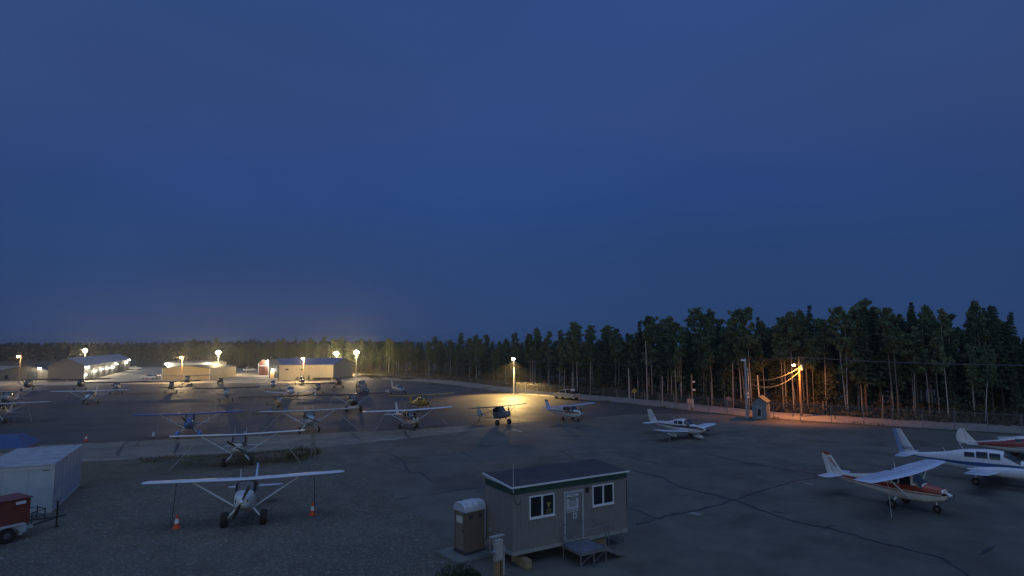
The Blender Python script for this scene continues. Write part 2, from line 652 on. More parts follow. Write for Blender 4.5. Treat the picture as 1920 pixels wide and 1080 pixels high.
class Body:
    """fuselage surface: stations (x, half width, top, bottom), boxy oval sections"""

    def __init__(self, st, n=3.0):
        st = sorted(st)
        self.x = [s[0] for s in st]
        self.c = [[s[k] for s in st] for k in (1, 2, 3)]
        self.n = n

    def sec(self, x):
        return [pchip(self.x, c, x) for c in self.c]

    def pt(self, x, th, off=0.0):
        w, zt, zb = self.sec(x)
        zm, h = (zt + zb) / 2, (zt - zb) / 2
        c, s = math.cos(th), math.sin(th)
        e = 2 / self.n
        return (x, (w + off) * math.copysign(abs(c) ** e, c), zm + (h + off) * math.copysign(abs(s) ** e, s))

    def side(self, x, z, sgn, off):
        w, zt, zb = self.sec(x)
        zm, h = (zt + zb) / 2, (zt - zb) / 2
        q = min(.999, abs((z - zm) / h))
        return (x, sgn * (w * (1 - q ** self.n) ** (1 / self.n) + off), z)

    def mesh(self, mb, k=40, m=20):
        x0, x1 = self.x[0], self.x[-1]
        xs = sorted(set([x0 + (x1 - x0) * i / k for i in range(k + 1)] + self.x))
        mb.loft([[self.pt(x, 2 * math.pi * j / m + .001) for j in range(m)] for x in xs])

    def side_patch(self, mb, x0, x1, z0, z1, sgn, off=.008, nx=8, nz=4):
        f0 = z0 if callable(z0) else (lambda x: z0)
        f1 = z1 if callable(z1) else (lambda x: z1)
        rows = []
        for i in range(nx + 1):
            x = x0 + (x1 - x0) * i / nx
            rows.append([self.side(x, f0(x) + (f1(x) - f0(x)) * j / nz, sgn, off) for j in range(nz + 1)])
        mb.grid(rows)

    def top_patch(self, mb, x0, x1, a0, a1, off=.010, nx=6, na=12):
        rows = []
        for i in range(nx + 1):
            x = x0 + (x1 - x0) * i / nx
            rows.append([self.pt(x, R(a0 + (a1 - a0) * j / na), off) for j in range(na + 1)])
        mb.grid(rows)


AF_U = [(0, 0), (.03, .42), (.10, .72), (.25, .97), (.42, 1.0), (.62, .76), (.82, .40), (1, .03)]
AF_L = [(.82, -.12), (.62, -.26), (.42, -.34), (.25, -.38), (.10, -.34), (.03, -.22)]


def airfoil(mb, secs, vertical=False, sym=False):
    """secs: (span position, leading x, trailing x, offset, thickness)"""
    rings = []
    for s, xl, xt, o, t in secs:
        ring = []
        for u, v in AF_U + AF_L:
            if sym:
                v = (v if v >= 0 else v) * (1 if v >= 0 else 2.2)
            x = xl + (xt - xl) * u
            ring.append((x, o + v * t, s) if vertical else (x, s, o + v * t))
        rings.append(ring)
    mb.loft(rings)


HIGH = [(2.22, .20, .16, -.20), (2.14, .36, .27, -.33), (1.9, .43, .34, -.42), (1.35, .50, .42, -.55), (1.12, .53, .46, -.6), (.62, .56, .98, -.62),
        (0, .57, 1.02, -.62), (-.85, .53, .96, -.58), (-1.6, .41, .70, -.44), (-3, .25, .44, -.20), (-4.3, .12, .30, 0), (-4.85, .04, .24, .08)]
CUB = [(2.10, .18, .12, -.22), (2.02, .33, .22, -.36), (1.8, .38, .28, -.44), (1.3, .40, .36, -.52), (1.1, .41, .42, -.55), (.62, .42, 1.0, -.56),
       (0, .42, 1.04, -.56), (-.85, .40, .92, -.50), (-1.6, .33, .68, -.38), (-3, .20, .42, -.18), (-4.2, .09, .28, 0), (-4.6, .03, .22, .06)]
LOW = [(2.35, .18, .12, -.16), (2.25, .38, .22, -.30), (2.0, .46, .29, -.42), (1.5, .53, .35, -.52), (.98, .57, .40, -.56), (.25, .59, .86, -.58),
       (-.15, .59, .90, -.58), (-1.1, .53, .76, -.52), (-2.0, .38, .50, -.36), (-3.2, .22, .34, -.14), (-4.2, .11, .26, .02), (-4.75, .04, .20, .10)]
TWIN = [(4.2, .04, -.08, -.16), (4.05, .16, .04, -.26), (3.5, .34, .20, -.42), (2.6, .50, .34, -.55), (1.95, .58, .42, -.6), (1.0, .62, 1.0, -.62),
        (.2, .63, 1.06, -.62), (-1.2, .58, .95, -.56), (-2.4, .42, .66, -.36), (-3.8, .26, .46, -.12), (-4.9, .14, .38, .08), (-5.4, .05, .32, .14)]


def paint(col, rough=.32):
    return mat('paint_%d_%d_%d' % tuple(int(c * 1000) for c in col), col, rough, var=.09, scale=1.2, spec=.5, coat=.25)


WHITE = (.70, .70, .69)


hub_m = mat('wheel_hub', (.13, .13, .13), .5, .3)


def wheel(parent, loc, r, w, tyre=None, hub=None, n=18):
    """a wheel turning about y"""
    o = MB().lathe([(r * .55, -w * .46), (r * .86, -w * .5), (r * .98, -w * .3), (r, 0), (r * .98, w * .3), (r * .86, w * .5), (r * .55, w * .46)], n, 'y')
    wh = o.build('wheel', tyre or tyre_m, parent, True, loc=loc)
    MB().lathe([(r * .34, -w * .49), (r * .54, -w * .40), (r * .54, w * .40), (r * .34, w * .49)], n, 'y').build('hub', hub or hub_m, wh, True)
    return wh


def aircraft(label, name, cat, pos, heading, style='high', gear='tail', span=10.8, col=WHITE, wing_col=None, stripe=None, stripe2=None, belly=None, fin_col=None,
             fin_tip=None, tyre_r=.28, tyre_w=None, pitch=None, strut_col=None, prop_ang=60, prop_col=None, spinner=None, pants=None, cowl=None, antennas=0,
             fin='swept', wing_top=None, tip_col=None, scale=1.0, marks=None, open_frame=False, group='aircraft tied down on the apron', tip_plate=None, leg_col=None,
             rudder_col=None, chord=1.6, nav=True, taper=None, height=None, fin_thick=1.0, thick=.10, stripe_w=None):
    body = Body({'high': HIGH, 'cub': CUB, 'low': LOW, 'twin': TWIN}[style], 4.2 if style in ('high', 'cub') else 2.9)
    hi = style in ('high', 'cub')
    lw, tw = style == 'low', style == 'twin'
    tyre_w = tyre_w or tyre_r * .62
    pitch = (9.5 if gear == 'tail' and hi else (7 if gear == 'tail' else 1.0)) if pitch is None else pitch
    h0 = height or ({'high': 1.22, 'cub': 1.20, 'low': 1.02, 'twin': 1.25}[style] + (tyre_r - .25) * .9 + (.08 if gear == 'tri' and hi else 0) - (.18 if gear == 'tri' and hi else 0))
    root = thing(name, label, cat, (pos[0], pos[1], 0), heading, group)
    root.scale = (scale,) * 3
    A = Matrix.Translation((0, 0, h0)) @ Matrix.Rotation(-R(pitch), 4, 'Y')
    pc = paint(col)
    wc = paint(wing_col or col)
    fuse = MB(A)
    if open_frame:
        fb = Body([(s[0], s[1], s[2], s[3]) for s in CUB if s[0] > -1.0], 4)
        fb.mesh(fuse, 24)
    else:
        body.mesh(fuse)
    fz = fuse.build('fuselage', pc, root, True)
    if open_frame:                                    # welded tube tail boom, uncovered
        t = MB(A)
        for y, z0, z1 in ((.3, .75, .24), (-.3, .75, .24), (.3, -.42, .06), (-.3, -.42, .06)):
            t.tube([(-.8, y, z0), (-2.6, y * .6, (z0 + z1) / 2), (-4.5, 0, z1)], .022, 5)
        for x in (-1.4, -2.2, -3.1, -3.9):
            k = (x + .8) / -3.7
            t.tube([(x, .3 * (1 - k), .75 - .5 * k), (x, .3 * (1 - k), -.42 + .48 * k)], .016, 4)
            t.tube([(x, -.3 * (1 - k), .75 - .5 * k), (x, -.3 * (1 - k), -.42 + .48 * k)], .016, 4)
        t.build('tail_frame', dark_steel, root)
    tail_x = -4.85 if style == 'high' else (-4.6 if style == 'cub' else (-4.75 if lw else -5.4))
    # colour fields that follow the skin
    if belly:
        m = MB(A)
        for s in (1, -1):
            body.side_patch(m, body.x[-1] - .12, -2.6, lambda x: body.sec(x)[2] + .02, lambda x: min(body.sec(x)[1] - .05, -.08 + .05 * (x < -1)), s, .006, 16, 6)
        m.build('lower_panel', paint(belly), root, True)
    if stripe:
        m = MB(A)
        for s in (1, -1):
            lo = (lambda x: .02 + (.0 if x > -1 else .05 * (-1 - x))) if not tw else (lambda x: -.10 + (.0 if x > -1 else .06 * (-1 - x)))
            wd = stripe_w or (.24 if not tw else .26)
            body.side_patch(m, body.x[-1] - .15, tail_x + .55, lo, lambda x: lo(x) + wd * max(.35, min(1, (x - tail_x) / 5.0)), s, .008, 22, 3)
        m.build('stripe', paint(stripe), root, True)
    if stripe2:
        m = MB(A)
        for s in (1, -1):
            lo2 = lambda x: -.10 + (.0 if x > -1 else .05 * (-1 - x))
            body.side_patch(m, body.x[-1] - .2, tail_x + 1.2, lo2, lambda x: lo2(x) + .055, s, .010, 20, 1)
        m.build('pinstripe', paint(stripe2), root, True)
    if cowl:
        m = MB(A)
        body.top_patch(m, body.x[-1] - .03, body.x[-1] - 1.05, 8, 172, .012)
        m.build('cowl_top', paint(cowl), root, True)
    # glazing
    m = MB(A)
    if hi:
        body.top_patch(m, 1.09, .66, 12, 168, .014, 5, 14)
    elif tw:
        body.top_patch(m, 1.9, 1.05, 28, 152, .014, 5, 14)
    else:
        body.top_patch(m, .94, .30, 22, 158, .014, 5, 14)
    m.build('windshield', glass_m, root, True)
    wins = ([(.52, -.10, .34, .84), (-.2, -.85, .36, .82)] if style == 'high' else [(.5, -.75, .36, .86)]) if hi else \
        ([(.85, .25, .44, .86), (.15, -.5, .46, .90), (-.6, -1.2, .48, .82)] if tw else [(.12, -.42, .36, .70), (-.52, -1.0, .38, .66)])
    for x0, x1, z0, z1 in wins:
        for s in (1, -1):
            m = MB(A)
            body.side_patch(m, x0, x1, z0, z1, s, .012, 5, 4)
            m.build('side_window', glass_m, root, True)
    # wings
    half = span / 2
    zw = 1.0 if hi else (-.42 if not tw else -.40)
    dih = 1.2 if hi else (6.0 if not tw else 5.0)
    y0 = 0.0 if hi else .42
    xle = .72 if hi else (.85 if not tw else 1.0)
    ch = chord if not tw else 1.75
    tp = taper if taper is not None else (.72 if style == 'high' and gear == 'tri' else (.97 if hi else .92 if not tw else .72))
    for s in (1, -1):
        def wsec(y, c=None, o=0.0):
            k = max(0, (y - half * .5) / (half * .5)) if hi else y / half
            cc = ch * (1 - (1 - tp) * k) if c is None else c
            mid = xle - ch * .45
            return (y * s, mid + cc * .45, mid - cc * .55, zw + math.tan(R(dih)) * y + o, thick * (cc / ch))
        cut = .74
        ys = [y0 + .02, half * .5, half * .8, half * .93]
        m = MB(A)
        secs = []
        for y in ys:
            a = wsec(y)
            secs.append((a[0], a[1], a[1] + (a[2] - a[1]) * cut, a[3], a[4]))
        airfoil(m, secs)
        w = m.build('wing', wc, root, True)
        tipm = MB(A)
        tipsecs = []
        for y, cf, tf in ((half * .93, 1, 1), (half * .965, .96, .85), (half * .99, .80, .5), (half, .5, .15)):
            a = wsec(y)
            mx = a[1] + (a[2] - a[1]) * .45
            tipsecs.append((a[0], mx + (a[1] - mx) * cf, mx + (a[2] - mx) * cf, a[3], a[4] * tf))
        airfoil(tipm, tipsecs)
        tipm.build('wing_tip', paint(tip_col) if tip_col else wc, root, True)
        for nm, ya, yb in (('flap', y0 + .35, half * .49), ('aileron', half * .50, half * .925)):
            m = MB(A)
            rows = []
            for y in (ya, yb):
                a = wsec(y)
                xa, xb = a[1] + (a[2] - a[1]) * (cut + .008), a[2]
                rows.append([(xa, a[0], a[3] + .042), (xb, a[0], a[3] + .004), (xb, a[0], a[3] - .004), (xa, a[0], a[3] - .022)])
            m.loft(rows).build(nm, wc, root)
        if tip_plate:
            m = MB(A)
            a = wsec(half)
            m.prism([(a[1] - .05, a[3] + .02), (a[1] - .35, a[3] + .42), (a[2] - .15, a[3] + .40), (a[2] - .05, a[3] - .18), (a[1] - .3, a[3] - .12)], s * half - .03 * s, s * half + .03 * s)
            m.build('wing_tip_plate', paint(tip_plate), root)
        # struts
        if hi:
            m = MB(A)
            ys_ = half * .53
            z1 = zw + math.tan(R(dih)) * ys_ - .03
            if style == 'cub':
                m.tube([(.55, .40 * s, -.46), (.50, ys_ * s, z1)], [.035, .03], 8)
                m.tube([(.55, .40 * s, -.46), (-.35, ys_ * s, z1)], [.03, .026], 8)
                m.tube([(.52, ys_ * .62 * s, -.46 + .62 * (z1 + .46)), (.3, ys_ * .62 * s, z1)], .014, 5)
            else:
                m.tube([(.40, .50 * s, -.48), (.25, ys_ * s, z1)], [.05, .045], 8)
            m.build('wing_strut', paint(strut_col or WHITE), root, True)
    if hi:                                          # centre section on the cabin roof
        m = MB(A)
        airfoil(m, [(y, xle, xle - ch * .9, zw + .012, .088) for y in (-.5, 0, .5)])
        m.build('centre_section', wc, root, True)
    # tail
    zt = body.sec(tail_x + .4)[1]
    fc = paint(fin_col or col)
    m = MB(A)
    bx = tail_x
    if fin == 'swept':
        hgt = 1.35 if not tw else 1.75
        fs = [(zt - .12, bx + 1.45, bx + .42, 0, .05), (zt + .12, bx + 1.05, bx + .38, 0, .05), (zt + hgt * .9, bx + .30, bx - .02, 0, .035), (zt + hgt, bx + .22, bx - .05, 0, .02)]
        rs = [(zt - .02, bx + .36, bx - .02, 0, .04), (zt + hgt * .9, bx - .04, bx - .32, 0, .028), (zt + hgt, bx - .07, bx - .34, 0, .02)]
    else:
        hgt = 1.15
        fs = [(zt - .12, bx + 1.35, bx + .40, 0, .04), (zt + .2, bx + .95, bx + .38, 0, .04), (zt + .55, bx + .68, bx + .34, 0, .035), (zt + .95, bx + .40, bx + .24, 0, .03), (zt + hgt, bx + .26, bx + .16, 0, .012)]
        rs = [(zt - .25, bx + .36, bx - .10, 0, .03), (zt + .1, bx + .36, bx - .30, 0, .035), (zt + .5, bx + .32, bx - .34, 0, .035), (zt + .85, bx + .22, bx - .22, 0, .03), (zt + hgt, bx + .14, bx + .02, 0, .012)]
    fs = [(a_, b_, c_, d_, e_ * fin_thick) for a_, b_, c_, d_, e_ in fs]
    airfoil(m, fs, True, True)
    m.build('fin', fc, root, True)
    m = MB(A)
    airfoil(m, rs, True, True)
    m.build('rudder', paint(rudder_col) if rudder_col else fc, root, True)
    if fin_tip:
        m = MB(A)
        if fin == 'swept':
            airfoil(m, [(zt + hgt * .88, bx + .345, bx - .335, 0, .045), (zt + hgt * 1.0, bx + .24, bx - .36, 0, .04), (zt + hgt * 1.03, bx + .12, bx - .36, 0, .015)], True, True)
        else:
            airfoil(m, [(zt + hgt * .86, bx + .37, bx - .2, 0, .04), (zt + hgt * 1.02, bx + .2, bx - .02, 0, .02)], True, True)
        m.build('fin_tip', paint(fin_tip), root, True)
    zs = (body.sec(tail_x + .5)[1] + body.sec(tail_x + .5)[2]) / 2 + (.08 if hi else .05)
    hs = 1.65 if not tw else 2.0
    for s in (1, -1):
        m = MB(A)
        airfoil(m, [(.06 * s, bx + 1.15, bx + .50, zs, .045), (hs * .8 * s, bx + .92, bx + .48, zs, .035), (hs * .97 * s, bx + .80, bx + .48, zs, .025), (hs * s, bx + .66, bx + .48, zs, .01)], False, True)
        m.build('tailplane', wc, root, True)
        m = MB(A)
        airfoil(m, [(.10 * s, bx + .47, bx + .06, zs, .03), (hs * .9 * s, bx + .47, bx + .10, zs, .024), (hs * s, bx + .46, bx + .28, zs, .01)], False, True)
        m.build('elevator', wc, root, True)
    # engines and propellers
    def prop(px, py, pz, ang, dia=1.85):
        hub = (A @ Vector((px, py, pz)))
        Pm = Matrix.Translation(hub) @ Matrix.Rotation(-R(pitch), 4, 'Y')
        sp = MB(Pm).lathe([(.125, -.02), (.125, .06), (.09, .18), (.05, .25), (.012, .29)], 14, 'x').build('spinner', paint(spinner) if spinner else chrome, root, True)
        for k in (0, 180):
            mm = Pm @ Matrix.Rotation(R(ang + k), 4, 'X')
            rings = []
            for rr, c, tw_, th in ((.08, .05, 50, .035), (.3, .085, 36, .03), (.6, .10, 24, .02), (.82, .085, 18, .014), (dia / 2, .045, 14, .008)):
                cs, sn = math.cos(R(tw_)), math.sin(R(tw_))
                rings.append([(.05 + a * sn * c + b * th * cs, a * cs * c - b * th * sn, rr) for a, b in ((-1, 0), (-.4, 1), (.5, .8), (1, 0), (.5, -.4), (-.4, -.4))])
            MB(mm).loft(rings).build('propeller_blade', paint(prop_col) if prop_col else black, root, True)
    nose = body.x[-1]
    if not tw:
        prop(nose, 0, (body.sec(nose)[1] + body.sec(nose)[2]) / 2, prop_ang)
        for s in (1, -1):                            # cooling inlets
            m = MB(A @ Matrix.Translation((nose - .062, .24 * s, .03)))
            m.lathe([(.105, -.03), (.105, .02), (.085, .022)], 12, 'x')
            m.build('air_inlet', black, root, True)
        m = MB(A)
        m.box(nose - .2, nose - .07, -.10, .10, -.34, -.24)
        m.build('carburettor_inlet', black, root)
    else:
        for s in (1, -1):
            nb = Body([(2.6, .18, .14, -.14), (2.5, .32, .24, -.26), (2.1, .38, .30, -.36), (1.2, .38, .28, -.38), (.2, .30, .18, -.30), (-.9, .06, -.02, -.12)], 2.8)
            m = MB(A @ Matrix.Translation((0, 1.75 * s, -.12)))
            nb.mesh(m, 20, 16)
            m.build('engine_nacelle', pc, root, True)
            prop(2.6, 1.75 * s, -.12, prop_ang, 1.9)
    # landing gear
    def leg(a, b, r0=.06, r1=.04, flat=1.0):
        MB().tube([a, b], [r0, r1], 8, flat=flat).build('landing_gear_leg', paint(leg_col or strut_col or WHITE), root, True)
    trk = 1.02 if hi else (1.5 if not tw else 1.75)
    if gear == 'tail':
        gx = .78 if hi else .75
        for s in (1, -1):
            b = A @ Vector((gx - .05, (.42 if hi else trk) * s, -.50 if hi else -.40))
            leg(b, (gx + .10, (trk - .10) * s, tyre_r), .065 if hi else .05, .045)
            wheel(root, (gx + .10, trk * s, tyre_r), tyre_r, tyre_w)
            MB().tube([(gx + .10, (trk - .13) * s, tyre_r), (gx + .10, (trk + .02) * s, tyre_r)], .03, 6).build('axle', steel, root)
            if pants:
                pantm = Body([(.62, .05, .02, -.12), (.5, .13, .16, -.2), (.1, .17, .24, -.22), (-.4, .10, .14, -.12), (-.75, .02, .03, -.02)], 2.6)
                m = MB(Matrix.Translation((gx + .10, trk * s, tyre_r + .04)) @ Matrix.Scale(tyre_r / .26, 4))
                pantm.mesh(m, 14, 12)
                m.build('wheel_fairing', paint(pants), root, True)
        tl = A @ Vector((tail_x + .25, 0, .02))
        leg(tl, (tail_x + .05, 0, .14), .03, .022)
        wheel(root, (tail_x * .985, 0, .11), .11, .06, n=12)
    else:
        gx = -.42 if hi else -.45
        nx = 1.62 if hi else (1.65 if not tw else 3.1)
        for s in (1, -1):
            b = A @ Vector((gx, (.42 if hi else trk) * s, -.55 if hi else -.38))
            leg(b, (gx, (trk - (.06 if hi else 0)) * s, tyre_r + (.0 if hi else .1)), .065, .04)
            wheel(root, (gx, trk * s, tyre_r), tyre_r, tyre_w)
            if pants:
                pantm = Body([(.55, .04, .02, -.10), (.42, .11, .15, -.18), (.1, .15, .22, -.18), (-.35, .10, .14, -.12), (-.65, .02, .03, -.02)], 2.6)
                m = MB(Matrix.Translation((gx, trk * s, tyre_r + .05)))
                pantm.mesh(m, 14, 12)
                m.build('wheel_fairing', paint(pants), root, True)
        b = A @ Vector((nx, 0, -.45))
        leg(b, (nx + .04, 0, tyre_r * .9), .045, .035)
        wheel(root, (nx + .04, 0, tyre_r * .85), tyre_r * .85, tyre_w * .8)
        if pants:
            pantm = Body([(.55, .04, .02, -.10), (.42, .11, .15, -.18), (.1, .15, .22, -.18), (-.35, .10, .14, -.12), (-.65, .02, .03, -.02)], 2.6)
            m = MB(Matrix.Translation((nx + .04, 0, tyre_r * .85 + .05)))
            pantm.mesh(m, 14, 12)
            m.build('wheel_fairing', paint(pants), root, True)
    for k in range(antennas):
        m = MB(A)
        yy = (.45 if k else -.45) if hi else 0
        xx = -.3 if hi else (-1.3 - 1.1 * k)
        zz = zw + .05 if hi else body.sec(xx)[1] - .02
        m.tube([(xx, yy, zz), (xx - (.06 if hi else .22), yy, zz + (.55 if hi else .38))], [.018, .010], 5)
        m.build('whip_antenna', white, root)
    if marks:                                       # registration on the fin, too blurred in the photograph to read: strokes only
        for s in (1, -1):
            m = MB(A)
            r = random.Random(11)
            for k in range(5):
                if tw:
                    xc, zc, gw_, gh_ = bx + 1.02 - k * .20, zt + .20, .13, .20
                else:
                    u = k / 5
                    xc, zc, gw_, gh_ = bx + .20 + u * .42, zt + .92 - u * .58, .17, .085
                ya, yb = s * .066 - .004, s * .066 + .004
                m.box(xc, xc + .03, ya, yb, zc, zc + gh_)
                if k != 1:
                    m.box(xc + gw_ - .03, xc + gw_, ya, yb, zc, zc + gh_)
                m.box(xc + .03, xc + gw_ - .03, ya, yb, zc + gh_ - .028, zc + gh_)
                if k % 2:
                    m.box(xc + .03, xc + gw_ - .03, ya, yb, zc, zc + .028)
            m.build('registration_mark', paint(marks), root)
    return root, A, h0


def from_tips(l, r, z, heading=None):
    a, b = gp(*l, z), gp(*r, z)
    c = (a + b) / 2
    h = math.atan2(b.y - a.y, b.x - a.x) - math.pi / 2 if heading is None else R(heading)
    return (c.x, c.y), h


RED = (.30, .035, .02)
ORANGE = (.55, .14, .02)
BLUE = (.05, .13, .34)
DKBLUE = (.03, .09, .22)
YELLOW = (.46, .27, .05)
TEAL = (.05, .22, .28)
BROWN = (.10, .045, .03)
CREAM = (.62, .50, .36)
GREYD = (.05, .052, .055)
SILVER = (.45, .46, .47)
ROPES = []


def rope(label, a, b, r=.012, m=None, sag=.0):
    a, b = Vector(a), Vector(b)
    pts = [a.lerp(b, t) - Vector((0, 0, sag * 4 * t * (1 - t))) for t in (0, .25, .5, .75, 1)]
    base = Vector((b.x, b.y, 0))
    o = MB().tube([p - base for p in pts], r, 5).build('tie_down_rope', m or rope_m, None, loc=base)
    return tag(o, label, 'rope', 'tie-down ropes under the parked wings')


def tiedowns(root, A, who, half, style='high', out=1.0, fwd=.0, sides=(1, -1), r=.014, m=None, z=.98):
    bpy.context.view_layer.update()
    M_ = Matrix.Translation(root.location) @ Matrix.Rotation(root.rotation_euler[2], 4, 'Z') @ Matrix.Scale(root.scale[0], 4)
    for s in sides:
        p = M_ @ A @ Vector((.2, half * s, z))
        q = M_ @ Vector((.3 + fwd, (half + out) * s, 0))
        q.z = .03
        rope('%s tie-down rope from the %s wing of the %s' % ('pale' if m is None else 'dark', 'left' if s > 0 else 'right', who), p, q, r, m)


# A: white taildragger on the gravel between the cones
pos, hd = from_tips((273, 909), (640, 887), 2.3)
ra, Aa, _ = aircraft('white bush plane with big tyres parked on the gravel between two cones', 'light_airplane', 'airplane', pos, hd, 'high', 'tail', 10.9, (.54, .56, .56),
                     wing_col=(.54, .58, .66), tyre_r=.42, tyre_w=.34, prop_ang=-24, antennas=2, spinner=(.75, .75, .75), fin='swept', fin_col=(.40, .50, .70), pitch=7.0, scale=.955, fin_thick=1.9, thick=.13, taper=.85)  # blue skylight on the white wing and fin is put into their colours
tiedowns(ra, Aa, 'white bush plane on the gravel', 3.7, out=.1, m=dark_rope, r=.02)
# B
pos, hd = from_tips((320, 825), (571, 813), 2.2)
rb, Ab, _ = aircraft('white and brown bush plane with black wing tips beside the grass strip', 'light_airplane', 'airplane', pos, hd, 'high', 'tail', 10.9, (.62, .58, .50), wing_col=(.70, .70, .72),
                     belly=(.55, .50, .42), cowl=BROWN, tyre_r=.36, tyre_w=.28, prop_ang=55, antennas=2, tip_col=(.03, .03, .03), fin='swept', fin_col=(.7, .7, .7), fin_tip=(.03, .03, .03), stripe=BROWN)
tiedowns(rb, Ab, 'black-tipped bush plane', 2.9, out=1.9, fwd=1.2, r=.022)
# C blue
pos, hd = from_tips((267, 783), (443, 776), 2.15)
rc, Ac, _ = aircraft('blue bush plane with blue wing and blue wheel fairings', 'light_airplane', 'airplane', pos, hd, 'cub', 'tail', 10.7, (.06, .16, .40), wing_col=(.07, .17, .46),
                     stripe=(.5, .5, .5), tyre_r=.34, tyre_w=.26, prop_ang=40, antennas=0, pants=(.08, .20, .48), fin='round', strut_col=(.62, .62, .60), cowl=(.04, .10, .25))
tiedowns(rc, Ac, 'blue bush plane', 2.9, out=.2, r=.014)
# D teal
pos, hd = from_tips((497, 775), (658, 768), 2.25)
rd, Ad, _ = aircraft('white bush plane with teal cabin and cowling and a white wing cover', 'light_airplane', 'airplane', pos, hd, 'high', 'tail', 10.9, (.62, .62, .60), wing_col=(.6, .62, .64),
                     stripe=TEAL, cowl=TEAL, tyre_r=.30, prop_ang=65, antennas=2, fin='swept', fin_col=(.6, .6, .6))
tiedowns(rd, Ad, 'teal bush plane', 2.9, out=2.4, fwd=2.0, r=.022)
# E tan and white tricycle
pos, hd = from_tips((700, 773), (832, 766), 2.12, -60)
re_, Ae, _ = aircraft('white and orange high-wing airplane with dark cowling roped to the apron', 'light_airplane', 'airplane', pos, hd, 'high', 'tri', 11.0, (.66, .52, .40), wing_col=(.68, .68, .70),
                      stripe=(.36, .12, .05), prop_ang=20, antennas=1, cowl=(.05, .05, .055), fin_col=(.72, .70, .66), leg_col=(.7, .55, .42))
tiedowns(re_, Ae, 'white and orange airplane', 2.9, out=1.7, fwd=.8, r=.022)
# F kit plane by the lamp
pos, hd = from_tips((880, 764), (990, 760), 2.2, -50)
rf, Af, _ = aircraft('small bush plane with uncovered tail frame in the lamp light', 'light_airplane', 'airplane', pos, hd, 'cub', 'tail', 9.6, (.16, .17, .19), wing_col=(.22, .19, .14), open_frame=True,
                     tyre_r=.38, tyre_w=.30, prop_ang=5, fin='round', fin_col=(.45, .45, .46), fin_tip=(.03, .03, .03), strut_col=(.08, .08, .08), scale=.92)
tiedowns(rf, Af, 'small bush plane in the lamp light', 2.6, out=.6, r=.016, sides=(1,))
# G
pos, hd = from_tips((1019, 760), (1116, 755), 2.12, -48)
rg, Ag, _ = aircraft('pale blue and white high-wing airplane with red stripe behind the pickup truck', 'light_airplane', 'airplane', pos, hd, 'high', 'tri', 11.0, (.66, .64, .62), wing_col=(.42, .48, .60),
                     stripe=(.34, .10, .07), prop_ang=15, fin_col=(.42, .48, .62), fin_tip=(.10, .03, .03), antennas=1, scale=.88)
rg['label'] = 'pale blue and white high-wing airplane with red stripe near the fence'
# H cherokee
pos, hd = from_tips((1232, 807), (1332, 794), 1.1)
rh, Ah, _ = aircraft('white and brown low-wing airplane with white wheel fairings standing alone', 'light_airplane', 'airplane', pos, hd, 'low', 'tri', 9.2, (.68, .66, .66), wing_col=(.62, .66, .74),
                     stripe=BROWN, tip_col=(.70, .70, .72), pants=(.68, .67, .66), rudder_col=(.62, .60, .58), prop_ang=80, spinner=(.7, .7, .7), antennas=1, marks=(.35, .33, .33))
tiedowns(rh, Ah, 'low-wing airplane', 2.6, out=.9, fwd=.4, r=.018, z=-.3)
# I red Cessna-like
pos, hd = from_tips((1620, 907), (1760, 866.5), 2.06)
ri, Ai, _ = aircraft('red and white high-wing airplane with white wing tinted sky-blue and red fin tip', 'light_airplane', 'airplane', pos, hd, 'high', 'tri', 11.0, (.66, .62, .55), wing_col=(.60, .66, .80),
                     stripe=RED, stripe2=(.30, .10, .04), cowl=(.34, .06, .02), fin_tip=(.36, .06, .03), prop_ang=80, spinner=(.75, .75, .75), marks=RED, antennas=1, fin_col=(.70, .66, .60), stripe_w=.34, scale=.96)  # the sky's blue on this white wing is part of wing_col
tiedowns(ri, Ai, 'red and white airplane', 2.9, out=.5, fwd=.2, r=.02, sides=(-1,))
# J twin
tj = gp(1692, 846, 1.5)
hj = R(-47)
pj = (tj.x + 5.2 * math.cos(hj), tj.y + 5.2 * math.sin(hj))
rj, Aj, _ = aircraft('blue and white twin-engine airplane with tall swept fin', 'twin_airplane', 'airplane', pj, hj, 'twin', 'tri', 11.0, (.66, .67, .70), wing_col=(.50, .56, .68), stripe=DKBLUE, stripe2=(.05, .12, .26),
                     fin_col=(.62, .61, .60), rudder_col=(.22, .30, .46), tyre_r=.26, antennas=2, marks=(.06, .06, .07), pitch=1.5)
# K red low wing behind
tk = gp(1806, 832, 1.0)
hk = R(-22)
pk = (tk.x + 4.6 * math.cos(hk), tk.y + 4.6 * math.sin(hk))
rk, Ak, _ = aircraft('dark red and white airplane with rounded white fin behind the twin', 'light_airplane', 'airplane', pk, hk, 'low', 'tri', 10.2, (.62, .60, .58), wing_col=(.50, .48, .46), stripe=(.20, .02, .03), cowl=(.22, .02, .02),
                     fin='round', fin_col=(.66, .64, .64), stripe2=(.24, .03, .03))
m = MB(Ak)
bk = Body(LOW, 2.9)
for s in (1, -1):
    bk.side_patch(m, 2.1, -4.5, lambda x: max(bk.sec(x)[2] + .03, .0), lambda x: bk.sec(x)[1] - .04, s, .005, 24, 5)
m.build('red_upper_side', paint((.22, .02, .03)), rk, True)

